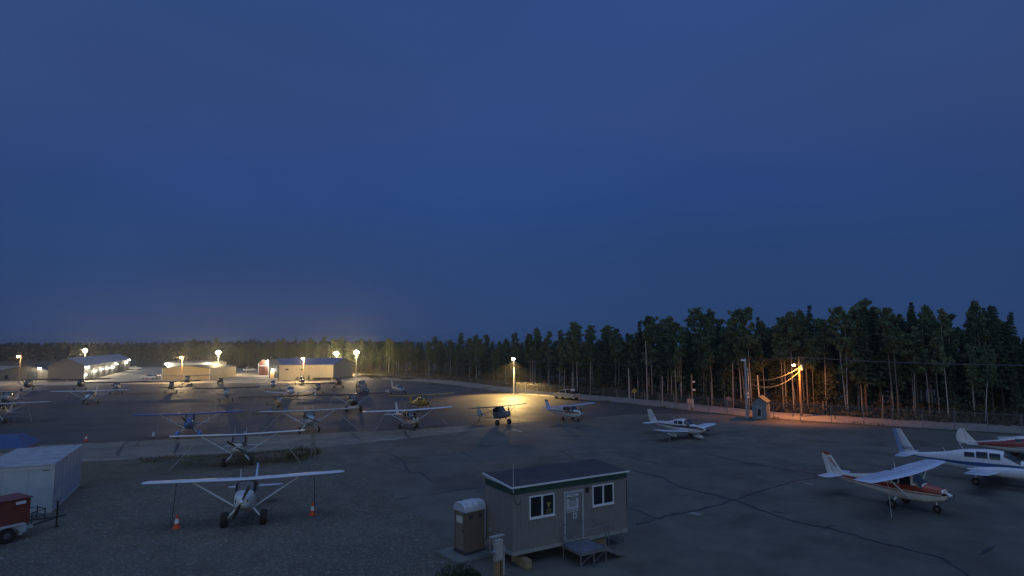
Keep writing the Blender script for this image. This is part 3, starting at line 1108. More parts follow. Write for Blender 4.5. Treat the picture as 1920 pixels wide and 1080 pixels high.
FAR_G = 'aircraft parked in the far rows'
far_list = [
    # label, tips, z, heading, style, gear, span, kwargs
    ('white high-wing airplane with blue windscreen and fin, third row', (107, 732), (233, 731), 2.3, -65, 'high', 'tri', 11.0,
     dict(col=(.66, .67, .68), stripe=(.2, .25, .35), fin_col=(.6, .6, .6), antennas=1)),
    ('grey high-wing airplane behind the red-winged one', (-47, 737.5), (77, 735), 2.25, -65, 'high', 'tail', 10.9,
     dict(col=(.40, .41, .42), wing_col=(.40, .42, .45), tyre_r=.34)),
    ('bush plane with red and white wing', (-68, 762.5), (61, 757), 2.2, -66, 'cub', 'tail', 10.8,
     dict(col=(.40, .38, .36), wing_col=(.70, .68, .66), strut_col=(.62, .60, .58), cowl=RED, tyre_r=.33)),
    ('dark high-wing airplane in front of the low gabled building', (2, 714.5), (106, 712.5), 2.2, -65, 'high', 'tail', 10.9,
     dict(col=(.06, .06, .065), wing_col=(.05, .05, .055), tyre_r=.34)),
    ('black high-wing airplane near the row of lit hangar doors', (116, 713.3), (188, 711.8), 2.2, -63, 'high', 'tail', 10.9,
     dict(col=(.05, .05, .05), wing_col=(.05, .045, .04), tyre_r=.34)),
    ('high-wing airplane with maroon wing behind the white airplane', (177, 718.5), (262, 717.2), 2.2, -63, 'high', 'tail', 10.9,
     dict(col=(.42, .42, .42), wing_col=(.10, .03, .02), strut_col=(.5, .5, .5))),
    ('black-winged bush plane silhouetted before the tan hangar', (282, 716.6), (362, 716), 2.2, -65, 'cub', 'tail', 10.7,
     dict(col=(.12, .12, .12), wing_col=(.03, .03, .03), strut_col=(.2, .2, .2))),
    ('cream high-wing airplane close to the tan hangar', (306, 704.5), (398, 704), 2.3, -64, 'high', 'tail', 10.9,
     dict(col=(.50, .42, .28), wing_col=(.60, .52, .38), strut_col=(.6, .52, .38))),  # white airplane, the tan lamplight put into its paint colours
    ('dark-winged airplane with pale V struts', (380, 728.6), (470, 728), 2.2, -66, 'cub', 'tail', 10.7,
     dict(col=(.42, .42, .42), wing_col=(.04, .04, .045), strut_col=(.42, .40, .38), prop_ang=-25, prop_col=(.4, .4, .4))),
    ('small white low-wing airplane with upswept wing', (483, 721), (541, 721.5), 1.05, -66, 'low', 'tail', 7.2,
     dict(col=(.55, .55, .56), wing_col=(.42, .44, .48), scale=.98)),
    ('white and red low-wing airplane', (510, 734), (578, 732.6), 1.05, -62, 'low', 'tri', 9.1,
     dict(col=(.60, .60, .62), wing_col=(.62, .64, .68), belly=(.42, .05, .03), prop_col=(.5, .5, .5), prop_ang=-20)),
    ('orange-yellow bush plane with olive wing and blue wheel fairings', (460, 746), (580, 743.5), 2.2, -66, 'cub', 'tail', 10.7,
     dict(col=(.62, .27, .02), wing_col=(.13, .10, .03), strut_col=(.40, .25, .05), pants=(.14, .20, .36), tyre_r=.32, fin='round', fin_col=(.5, .5, .5), prop_col=(.45, .45, .45), prop_ang=-28)),
    ('black bush plane with white wing-tip plates and fat tyres', (603, 744), (716, 739.4), 2.3, -62, 'high', 'tail', 10.7,
     dict(col=(.06, .06, .06), wing_col=(.05, .045, .05), tip_plate=(.62, .62, .62), tyre_r=.46, tyre_w=.36, leg_col=(.62, .60, .5), stripe=(.6, .58, .52))),
    ('grey low-wing airplane with dark wing', (714.6, 730.5), (782, 729.3), 1.05, -60, 'low', 'tri', 9.1,
     dict(col=(.42, .44, .48), wing_col=(.04, .042, .05), fin_col=(.45, .46, .5))),
    ('yellow bush plane with yellow wing', (748, 744), (834, 740.5), 2.2, -58, 'cub', 'tail', 10.7,
     dict(col=YELLOW, wing_col=(.60, .42, .10), strut_col=(.5, .35, .08), fin='round', tyre_r=.30)),
    ('dark red high-wing airplane at the corner of the beige hangar', (600, 710.5), (668, 709.5), 2.2, -66, 'high', 'tail', 10.7,
     dict(col=(.16, .04, .02), wing_col=(.10, .03, .02), tyre_r=.36, strut_col=(.2, .05, .03))),
    ('black and white low-wing airplane before the beige hangar', (533, 713.2), (599, 712.6), 1.05, -66, 'low', 'tri', 9.2,
     dict(col=(.05, .05, .05), wing_col=(.05, .04, .03), belly=(.6, .6, .58))),
    ('small grey airplane with dark nose and thin wing', (572, 720.5), (620, 719.5), 1.9, -66, 'cub', 'tail', 8.0,
     dict(col=(.30, .31, .33), wing_col=(.06, .065, .07), cowl=(.03, .03, .03), scale=.9)),
]
for lab, l, r_, z, hdg, style, gear, span, kw in far_list:
    pos, hd = from_tips(l, r_, z, hdg)
    kw.setdefault('prop_ang', rnd.uniform(-70, 70))
    ro, Ao, _ = aircraft(lab, 'light_airplane', 'airplane', pos, hd, style, gear, span, group=FAR_G, **kw)
    who = {'orange-yellow': 'orange-yellow bush plane', 'black bush': 'black bush plane with tip plates', 'yellow bush': 'yellow bush plane', 'white high': 'white third-row airplane',
           'bush plane with': 'red and white winged plane'}
    for k, v in who.items():
        if lab.startswith(k):
            tiedowns(ro, Ao, v, 2.9, out=.8 if k[0] != 'y' else 1.8, fwd=.5, r=.022)


# ------------------------------------------------------------------ office cabin, stairs, portable toilet, power post
cab = thing('office_cabin', 'grey portable office cabin with two windows, white door and green roof band', 'cabin', (.023, 26.77, 0), R(31))
siding = mat('grey_siding', (.215, .190, .172), .7, var=.1, scale=2)
green = mat('green_fascia', (.018, .060, .045), .6)
LX, LY = 6.63, 2.45


def groove_wall(mb, length, z0, z1, fn):
    """vertical grooved boards: profile along the wall, fn maps (s, out, z) to xyz"""
    prof = []
    s = 0.0
    while s < length - 1e-6:
        e = min(s + .205, length)
        prof += [(s, 0.0), (s + .012, -.012), (s + .024, -.012), (s + .036, 0.0)] if s > 0 else [(s, 0.0)]
        s = e
    prof.append((length, 0.0))
    mb.grid([[fn(a, o, z) for a, o in prof] for z in (z0, z1)])


m = MB()
groove_wall(m, LX, .62, 3.28, lambda s, o, z: (s, -o, z))
m.build('front_siding', siding, cab)
m = MB()
groove_wall(m, LY, .62, 3.28, lambda s, o, z: (-o, s, z))
m.build('side_siding', siding, cab)
MB().box(.03, LX, .03, LY, .55, 3.30).build('cabin_core', siding, cab)
MB().box(-.03, LX + .03, -.03, LY + .03, 3.10, 3.40).build('roof_band', green, cab)
m = MB()
m.add([(-.10, -.10, 3.42), (LX + .1, -.10, 3.42), (LX + .1, LY + .1, 3.58), (-.1, LY + .1, 3.58), (-.10, -.10, 3.46), (LX + .1, -.10, 3.46), (LX + .1, LY + .1, 3.62), (-.1, LY + .1, 3.62)],
      [(0, 1, 2, 3), (4, 5, 6, 7), (0, 1, 5, 4), (1, 2, 6, 5), (2, 3, 7, 6), (3, 0, 4, 7)])
m.build('roof', mat('roof_membrane', (.050, .042, .040), .7, var=.5, scale=.7), cab)
m = MB()
m.box(-.125, LX + .125, -.135, -.100, 3.40, 3.47)
m.add([(x, y, z) for y, z0 in ((-.1, 3.40), (LY + .12, 3.56)) for x in (-.14, -.098) for z in (z0, z0 + .075)], [(0, 1, 3, 2), (4, 6, 7, 5), (0, 2, 6, 4), (1, 5, 7, 3), (0, 4, 5, 1), (2, 3, 7, 6)])
m.box(-.03, .0, .0, LY, 3.40, 3.44)
m.build('roof_edge_trim', trim, cab)
m = MB()
m.box(-.025, LX + .025, -.025, .0, .50, .66)
m.box(-.025, .0, 0, LY + .02, .50, .66)
m.build('skirt_board', mat('pale_board', (.30, .29, .27), .7), cab)
m = MB()
for y in (.25, LY - .3):
    m.box(.1, LX - .1, y, y + .12, .38, .55)
m.build('floor_beam', dark_steel, cab)


def slider_window(x0, x1, z0, z1):
    w = MB()
    fr = .06
    w.box(x0, x1, -.045, .03, z0, z0 + fr * 1.2).box(x0, x1, -.045, .03, z1 - fr, z1).box(x0, x0 + fr, -.045, .03, z0 + fr * 1.2, z1 - fr).box(x1 - fr, x1, -.045, .03, z0 + fr * 1.2, z1 - fr)
    o = w.build('window', trim, cab)
    MB().box((x0 + x1) / 2 - .04, (x0 + x1) / 2 + .04, -.042, .02, z0 + fr * 1.2, z1 - fr).build('mullion', trim, o)
    for a, b, d in ((x0 + fr, (x0 + x1) / 2 - .04, -.012), ((x0 + x1) / 2 + .04, x1 - fr, -.020)):
        MB().box(a, b, d, d + .01, z0 + fr * 1.2, z1 - fr).build('pane', glass_m, o)
    MB().box(x0 - .02, x1 + .02, -.07, -.045, z0 - .03, z0 + .02).build('sill', trim, o)
    return o


w1 = slider_window(.87, 2.24, 1.95, 2.94)
w2 = slider_window(4.47, 5.79, 2.0, 2.98)
# yellow triangle emblem and lines on the pane
yl = mat('sticker_yellow', (.30, .24, .05), .6)
m = MB()
m.add([(1.80, -.022, 2.55), (2.06, -.022, 2.55), (1.93, -.022, 2.28), (1.80, -.024, 2.55), (2.06, -.024, 2.55), (1.93, -.024, 2.28)], [(0, 1, 2), (3, 5, 4)])
m.build('triangle_emblem', yl, w1)
m = MB()
for k, wd in enumerate((.28, .30, .24, .36)):
    m.box(1.93 - wd / 2, 1.93 + wd / 2, -.025, -.021, 2.235 - k * .05, 2.255 - k * .05)
m.build('sticker_lines', yl, w1)
# door
d = MB().box(2.86, 3.84, -.03, .02, .72, 2.80).build('door', mat('door_grey', (.17, .165, .17), .5), cab)
m = MB()
m.box(2.78, 2.86, -.05, .02, .70, 2.90).box(3.84, 3.92, -.05, .02, .70, 2.90).box(2.86, 3.84, -.05, .02, 2.80, 2.90)
m.build('door_frame', mat('door_frame_grey', (.40, .40, .42), .5), cab)
MB().box(2.80, 3.90, -.10, .0, .655, .715).build('threshold', steel, cab)
MB().tube([(3.74, -.03, 1.72), (3.74, -.09, 1.72)], .022, 8).tube([(3.74, -.09, 1.72), (3.64, -.09, 1.72)], .014, 6).build('handle', chrome, d)
sg = MB().box(2.92, 3.62, -.042, -.032, 2.08, 2.76).build('door_sign', mat('sign_white', (.50, .50, .52), .5, var=.05), cab)
ink = mat('sign_ink', (.02, .02, .025), .6)
FR = lambda x, z, y=-.043: Matrix.Translation((x, y, z)) @ Matrix.Rotation(R(90), 4, 'X')
text('sign_lettering', 'OPERATIONS', .112, ink, sg, FR(3.27, 2.585))
text('sign_lettering', 'CENTER', .112, ink, sg, FR(3.27, 2.475))
m = MB()
for z, ws in ((2.69, (.18, .12)), (2.37, (.2, .06, .16)), (2.315, (.16, .14, .1)), (2.26, (.3,)), (2.20, (.2, .16))):
    x = 3.27 - (sum(ws) + .03 * (len(ws) - 1)) / 2
    for w in ws:
        m.box(x, x + w, -.046, -.042, z - .012, z + .012)
        x += w + .03
m.build('small_print', ink, sg)
s2 = MB().box(2.94, 3.60, -.042, -.032, 1.93, 2.05).build('door_strip', mat('sign_white', (.5, .5, .5)), cab)
m = MB()
x = 2.99
for w in (.10, .08, .14, .06, .12):
    m.box(x, x + w * .8, -.046, -.042, 1.97, 2.01)
    x += w + .01
m.build('small_print', ink, s2)
s3 = MB().box(3.30, 3.51, -.042, -.032, 1.62, 1.88).build('notice', mat('sign_white', (.5, .5, .5)), cab)
MB().box(3.37, 3.43, -.046, -.042, 1.67, 1.83).build('notice_figure', ink, s3)
lb = MB().box(4.08, 4.20, -.10, 0, 2.72, 2.94).build('wall_lamp_box', black, cab)
MB().tube([(.02, -.04, 3.2), (.02, -.04, 4.45)], [.014, .006], 6).build('antenna', white, cab)
m = MB()
m.tube([(.06, -.03, 3.05), (.07, -.04, 2.85), (.16, -.05, 2.68), (.30, -.05, 2.66), (.40, -.05, 2.74), (.44, -.04, 2.86)], .012, 5)
m.build('hanging_cable', black, cab)
MB().box(-.10, 0, 1.9, 2.02, 1.05, 1.22).tube([(-.05, 1.96, 1.06), (-.06, 1.98, .7), (-.08, 1.9, .3), (-.10, 1.7, .03)], .012, 5).build('meter_conduit', steel, cab)
MB().box(LX + .03, LX + .07, .02, .10, 1.7, 3.0).build('downpipe', black, cab)
# supports
for x, y, sx, sy, zz in ((.55, -.15, .34, 1.2, .36), (5.0, .10, .9, .5, .37), (.45, 1.6, .4, .7, .37), (5.2, 1.7, .5, .5, .37)):
    o = MB().box(-sx / 2, sx / 2, -sy / 2, sy / 2, 0, zz).build('timber_crib', lumber, None, bevel=.01)
    o.location = cab.matrix_basis @ Vector((x, y, 0)) if False else (Matrix.Translation(cab.location) @ Matrix.Rotation(R(31), 4, 'Z')) @ Vector((x, y + .3, .005))
    o.rotation_euler = (0, 0, R(31))
    tag(o, {0.55: 'long timber block under the near corner of the office cabin', 5.0: 'wooden crib block under the cabin beside the stairs', .45: 'timber block under the cabin end facing the toilet',
            5.2: 'timber block under the far rear of the cabin'}[x], 'timber block', 'timber blocks carrying the cabin')

# stairs with a landing and pipe rails
aged_steel = mat('aged_steel', (.22, .22, .225), .55, .4, var=.25)
st = thing('metal_stairs', 'galvanised metal landing and stairs with pipe rails at the cabin door', 'stairs', (.023, 26.77, 0), R(31))
MB().box(2.60, 4.05, -1.50, -.12, .56, .60).build('landing', mat('deck_plate', (.14, .16, .20), .6, var=.3), st)
m = MB()
m.box(2.60, 4.05, -1.52, -1.47, .48, .60).box(2.58, 2.62, -1.5, -.12, .48, .60).box(4.03, 4.07, -1.5, -.12, .48, .60)
m.build('landing_frame', aged_steel, st)
for i, z in enumerate((.42, .27, .13)):
    MB().box(4.08 + i * .32, 4.38 + i * .32, -1.45, -.35, z - .02, z + .015).build('step', aged_steel, st)
m = MB()
for y in (-1.47, -.33):
    m.add([(4.05, y - .02, .46), (5.15, y - .02, .02), (5.15, y + .02, .02), (4.05, y + .02, .46), (4.05, y - .02, .60), (5.25, y - .02, .10), (5.25, y + .02, .10), (4.05, y + .02, .60)],
          [(0, 1, 2, 3), (4, 5, 6, 7), (0, 1, 5, 4), (3, 2, 6, 7), (0, 3, 7, 4), (1, 2, 6, 5)])
m.build('stringer', aged_steel, st)
for x, y, h in ((2.62, -1.48, 1.55), (4.04, -1.48, 1.62), (2.62, -.18, 1.55), (5.18, -1.48, 1.05), (5.18, -.34, 1.05), (3.35, -1.48, .58)):
    MB().tube([(x, y, 0), (x, y, h)], .024, 8).build('post', aged_steel, st)
for zz in (1.05, 1.52):
    m = MB()
    m.tube([(2.62, -.18, zz), (2.62, -1.48, zz), (4.04, -1.48, zz + .05), (5.18, -1.48, zz - .5)], .02, 8)
    m.build('rail', aged_steel, st)
m = MB()
m.tube([(4.1, -.34, 1.55), (5.18, -.34, 1.02)], .02, 8)
m.build('rail', aged_steel, st)
m = MB()
m.tube([(2.62, -1.48, .1), (3.35, -1.48, .5)], .014, 6).tube([(3.35, -1.48, .1), (4.04, -1.48, .5)], .014, 6)
m.build('brace', aged_steel, st)

# portable toilet
pt = thing('portable_toilet', 'brown portable toilet with pale domed roof beside the office cabin', 'toilet', (-2.42, 28.19, .16), R(-49.5))
# local: x along the door face (width), y into depth
tan = mat('toilet_brown', (.15, .12, .09), .5, var=.12)
tand = mat('toilet_door', (.20, .17, .125), .5, var=.10)
W2, D2, HB = .44, 1.10, 1.94
m = MB()
m.loft([[(-W2 * k, .02, z), (W2 * k, .02, z), (W2 * k, D2, z), (-W2 * k, D2, z)] for z, k in ((.12, 1.06), (.5, 1.03), (HB, .98))])
m.build('cabin_shell', tan, pt)
m = MB()
m.box(-W2 * 1.1, W2 * 1.1, -.04, D2 + .05, 0, .14)
m.build('skid_base', mat('toilet_base', (.05, .05, .055), .6), pt, bevel=.02)
roofm = mat('translucent_roof', (.46, .48, .52), .45)
rows = []
for y, k in ((-.06, 1.0), (-.02, 1.12), (.10, 1.12), (.14, 1.0), (.32, 1.0), (.36, 1.15), (.46, 1.15), (.50, 1.0), (.66, 1.0), (.70, 1.15), (.80, 1.15), (.84, 1.0), (D2 + .05, 1.0)):
    rows.append([(W2 * 1.08 * math.cos(R(a)), y, HB - .02 + .34 * k * max(0, math.sin(R(a))) ** .75 if 0 < a < 180 else HB - .06) for a in range(0, 181, 12)])
m = MB()
m.grid(rows)
for y in (-.06, D2 + .05):
    arc = [(W2 * 1.08 * math.cos(R(a)), y + (.012 if y < 0 else -.012), HB - .02 + .34 * max(0, math.sin(R(a))) ** .75 if 0 < a < 180 else HB - .06) for a in range(0, 181, 12)]
    m.add(arc, [tuple(range(len(arc)))])
m.build('domed_roof', roofm, pt, True)
dpoly = [(-.30, .16)] + [(.30, .16)] + [(.30 * math.cos(R(a)), 1.72 + .26 * math.sin(R(a))) for a in range(0, 181, 20)]
dd = MB().prism(dpoly, -.015, .03).build('door', tand, pt)
MB().box(-.25, .22, -.022, -.014, 1.36, 1.66).build('door_label', mat('label_cream', (.62, .58, .46), .6), dd)
MB().box(.22, .28, -.05, -.014, 1.0, 1.10).build('handle', black, dd)
m = MB()
opoly = [(-.39, .12), (-.32, .12)] + [(.32 * math.cos(R(a)), 1.73 + .28 * math.sin(R(a))) for a in range(180, -1, -20)] + [(.32, .12), (.39, .12)] + [(.39 * math.cos(R(a)), 1.73 + .36 * math.sin(R(a))) for a in range(0, 181, 20)]
m.prism(opoly, -.03, .02)
m.build('door_frame', tan, pt)
for y in (.3, .85):
    MB().box(W2 * .99, W2 * 1.05, y - .1, y + .1, 1.55, 1.75).build('vent_grille', mat('toilet_base', (.05, .05, .055)), pt)
sl = MB().box(-.95, 1.0, -.72, 1.25, 0, .15).build('concrete_pad', mat('pad_concrete', (.17, .165, .15), .85, var=.25, scale=3), None, bevel=.02)
sl.location = (-2.42, 28.19, .008)
sl.rotation_euler = (0, 0, R(-49.5))
tag(sl, 'grey concrete pad under the portable toilet', 'pad')

# power post with meter box
pp = thing('power_post', 'short timber post carrying a grey electrical panel before the cabin end', 'power post', (-.62, 24.9, 0), R(38))
MB().box(-.10, .10, -.09, .09, 0, 1.62).build('post', wood, pp, bevel=.012)
MB().box(.20, .34, -.08, .06, 0, 1.45).build('post', wood, pp, bevel=.012)
bxp = MB().box(-.26, .12, -.28, -.095, 1.05, 1.86).build('panel', mat('panel_grey', (.36, .34, .31), .5), pp, bevel=.012)
MB().box(-.24, .10, -.295, -.282, 1.10, 1.80).build('panel_door', mat('panel_door', (.40, .38, .35), .5), bxp)
MB().lathe([(.09, 0), (.09, .10), (.05, .14)], 14, 'x', (-.36, -.18, 1.42)).build('meter', chrome, pp, True)
MB().box(-.30, .36, -.05, .12, 1.90, 1.95).build('cap_board', mat('panel_grey', (.36, .34, .31)), pp)
MB().tube([(.27, -.12, .4), (.27, -.12, 1.55)], .035, 8).build('conduit', mat('conduit_pale', (.45, .43, .40), .6), pp)


# ------------------------------------------------------------------ cones, sign post, cans
def cone(px, py, label, h=.72, lying=False):
    p = gp(px, py)
    o = thing('traffic_cone', label, 'cone', p + Vector((0, 0, .02)), rnd.uniform(0, 1), 'orange and white traffic cones')
    om = mat('cone_orange', (.75, .09, .02), .5, var=.1)
    k = h / .72
    MB().box(-.19 * k, .19 * k, -.19 * k, .19 * k, 0, .04 * k).build('base', om, o)
    MB().lathe([(.15 * k, .04 * k), (.118 * k, .26 * k)], 16).build('lower_band', om, o, True)
    MB().lathe([(.118 * k, .261 * k), (.075 * k, .50 * k)], 16).build('white_band', trim, o, True)
    MB().lathe([(.075 * k, .501 * k), (.03 * k, .72 * k)], 16).build('tip', om, o, True)


cone(331, 991, 'traffic cone under the white bush plane wing on the white container side')
cone(586, 966, 'traffic cone under the white bush plane wing nearer the office cabin')
cone(161, 828, 'small traffic cone beyond the white box container', .7)
cp = gp(288, 819)
o = thing('white_jug', 'white plastic jug standing on the taxi lane before the blue bush plane', 'jug', cp + Vector((0, 0, .012)))
MB().lathe([(.02, 0), (.15, .02), (.16, .38), (.11, .46), (.05, .50), (.05, .56)], 14).build('jug_body', white, o, True)
MB().lathe([(.055, .56), (.055, .62)], 10).build('cap', mat('cap_red', (.4, .05, .04)), o)
sp = gp(587, 858)
o = thing('sign_post', 'narrow wooden sign post by the weedy end of the grass strip', 'sign post', sp + Vector((0, 0, .016)))
for x in (-.16, .16):
    MB().box(x - .035, x + .035, -.03, .03, 0, .95 if x < 0 else 1.0).build('leg', mat('old_board', (.26, .24, .21), .8), o)
MB().box(-.20, .20, -.05, -.032, 1.0, 2.0).build('board', mat('faded_board', (.24, .24, .20), .8, var=.3), o)
MB().box(-.035, .035, -.03, .03, .5, 1.95).build('stake', mat('old_board', (.26, .24, .21)), o)


# ------------------------------------------------------------------ white box container, blue canopy, generator trailer
a = gp(96, 962)
bx_dir = (gp(150, 910.5) - a).normalized()
crot = math.atan2(bx_dir.y, bx_dir.x) - math.pi / 2
cont = thing('box_container', 'large white box container with panelled roof', 'container', a + Vector((0, 0, .02)), crot)
wpan = mat('container_white', (.42, .46, .50), .5, var=.12, scale=1)
LB, WB, HBX = 7.4, 3.6, 2.72
# local: origin at near right corner, y away, x right; body spans x -WB..0
MB().box(-WB, 0, 0, LB, .06, HBX).build('body', wpan, cont, bevel=.02)
m = MB()
m.box(-WB - .02, .03, -.03, LB + .02, HBX + .003, HBX + .07)
for k in range(9):
    m.box(-WB, 0, .25 + k * .82, .33 + k * .82, HBX + .07, HBX + .10)
m.build('roof', mat('container_roof', (.40, .42, .45), .35, .2, var=.25, scale=1.5), cont)
m = MB()
m.box(-.04, .035, -.035, .05, .0, HBX).box(-WB - .03, .035, -.035, .02, HBX - .16, HBX - .06).box(-WB, .03, -.03, .03, 0, .10).box(-.0, .03, 0.05, LB, 0, .09)
m.build('edge_trim', mat('trim_grey', (.50, .52, .54), .4, .3), cont)
for k in range(8):
    MB().box(.003, .014, .30 + k * .9, .34 + k * .9, .12, HBX - .05).build('side_seam', mat('seam_grey', (.34, .37, .40), .5), cont)
for x in (-1.2, -2.4):
    MB().box(x - .01, x + .01, -.012, -.003, .14, HBX - .2).build('front_seam', mat('seam_grey', (.34, .37, .40)), cont)
MB().box(-.55, -.2, -.02, -.004, HBX - .30, HBX - .26).build('vent_slot', black, cont)

can = thing('blue_canopy', 'blue tarpaulin-roofed shelter behind the white container', 'shelter', (0, 0, 0), crot)
cpos = at(49, 834, 44.0)
can.location = Vector((cpos.x, cpos.y, 0)) - Matrix.Rotation(crot, 3, 'Z') @ Vector((.9, 0, 0))
cb = mat('tarp_blue', (.015, .065, .19), .55, var=.12)
m = MB()
m.add([(-5, 0, 2.25), (.9, 0, 2.25), (.9, 3.8, 2.25), (-5, 3.8, 2.25), (-4.4, .9, 2.95), (.1, .9, 2.95), (.1, 2.9, 2.95), (-4.4, 2.9, 2.95)], [(0, 1, 5, 4), (1, 2, 6, 5), (2, 3, 7, 6), (3, 0, 4, 7), (4, 5, 6, 7), (0, 1, 2, 3)])
m.build('tarpaulin_roof', cb, can)
m = MB()
m.box(-5, .92, -.02, .01, 1.95, 2.25).box(.90, .93, 0, 3.8, 1.95, 2.25)
m.build('valance', mat('valance_grey', (.16, .17, .19), .7), can)
for x in (-4.9, .82):
    for y in (.1, 3.7):
        MB().tube([(x, y, 0), (x, y, 2.24)], .04, 8).build('post', steel, can)

gw = gp(12, 1018)
gt = thing('generator_trailer', 'towable trailer with rusty red machine housing, white fender and jack', 'trailer', (gw.x, gw.y, .02), R(62))
# local x forward along the tongue
redm = mat('machine_red', (.17, .040, .025), .5, var=.3, scale=2)
fr = mat('trailer_white', (.42, .45, .46), .5, var=.15)
MB().box(-1.7, .95, .10, 1.55, .62, 1.95).build('housing', redm, gt, bevel=.04)
MB().box(-1.75, 1.0, .05, 1.6, 1.955, 2.0).build('housing_lid', mat('machine_dark_red', (.16, .04, .03), .5), gt)
MB().box(.955, .975, .4, 1.2, 1.2, 1.8).build('louvre_panel', black, gt)
MB().box(.3, .7, .02, .10, 1.72, 1.86).build('reflector_lamp', trim, gt)
m = MB()
m.box(-1.8, 1.05, -.05, .03, .46, .60).box(-1.8, 1.05, 1.6, 1.68, .46, .60).box(-1.8, -1.7, 0, 1.65, .46, .60).box(.98, 1.05, 0, 1.65, .46, .60)
m.build('chassis', fr, gt)
m = MB()
arc = [(.52 * math.cos(R(a_)), .30 + .46 * math.sin(R(a_))) for a_ in range(-5, 186, 15)]
m.grid([[(x - .1, y, z) for x, z in arc] for y in (-.30, .04)])
m.add([(x - .1, -.30, z) for x, z in arc] + [(.62, -.30, .42), (.62, -.30, .70), (-.75, -.30, .70), (-.75, -.30, .42)],
      [tuple(range(0, len(arc)))[:len(arc) // 2] + (len(arc) + 1, len(arc))])
m.build('fender', fr, gt)
m = MB()
m.box(-.85, .65, -.32, .04, .76, .80).box(-.85, -.60, -.32, -.28, .40, .77).box(.40, .65, -.32, -.28, .40, .77)
m.build('fender_top', fr, gt)
wheel(gt, (-.1, -.14, .36), .36, .24)
wheel(gt, (-.1, 1.79, .36), .36, .24)
MB().tube([(1.0, .1, .53), (2.6, .82, .50)], .05, 6).tube([(1.0, 1.55, .53), (2.6, .82, .50)], .05, 6).tube([(2.5, .82, .50), (2.95, .82, .52)], .06, 6).build('tongue', dark_steel, gt)
MB().tube([(2.45, .70, .08), (2.45, .70, 1.35)], .045, 8).tube([(2.45, .70, 1.35), (2.25, .70, 1.40)], .015, 5).lathe([(.12, .02), (.12, .06)], 10, 'z', (2.45, .70, 0)).build('jack', black, gt)
m = MB()
for y in (.15, 1.5):
    m.tube([(1.05, y, .6), (1.05, y, 1.15)], .03, 6).tube([(1.75, y * .6 + .33, .58), (1.75, y * .6 + .33, 1.2)], .03, 6)
for z in (.85, 1.15):
    m.tube([(1.05, .15, z), (1.75, .42, z), (1.75, 1.23, z), (1.05, 1.5, z)], .022, 6)
m.build('front_rack', dark_steel, gt)


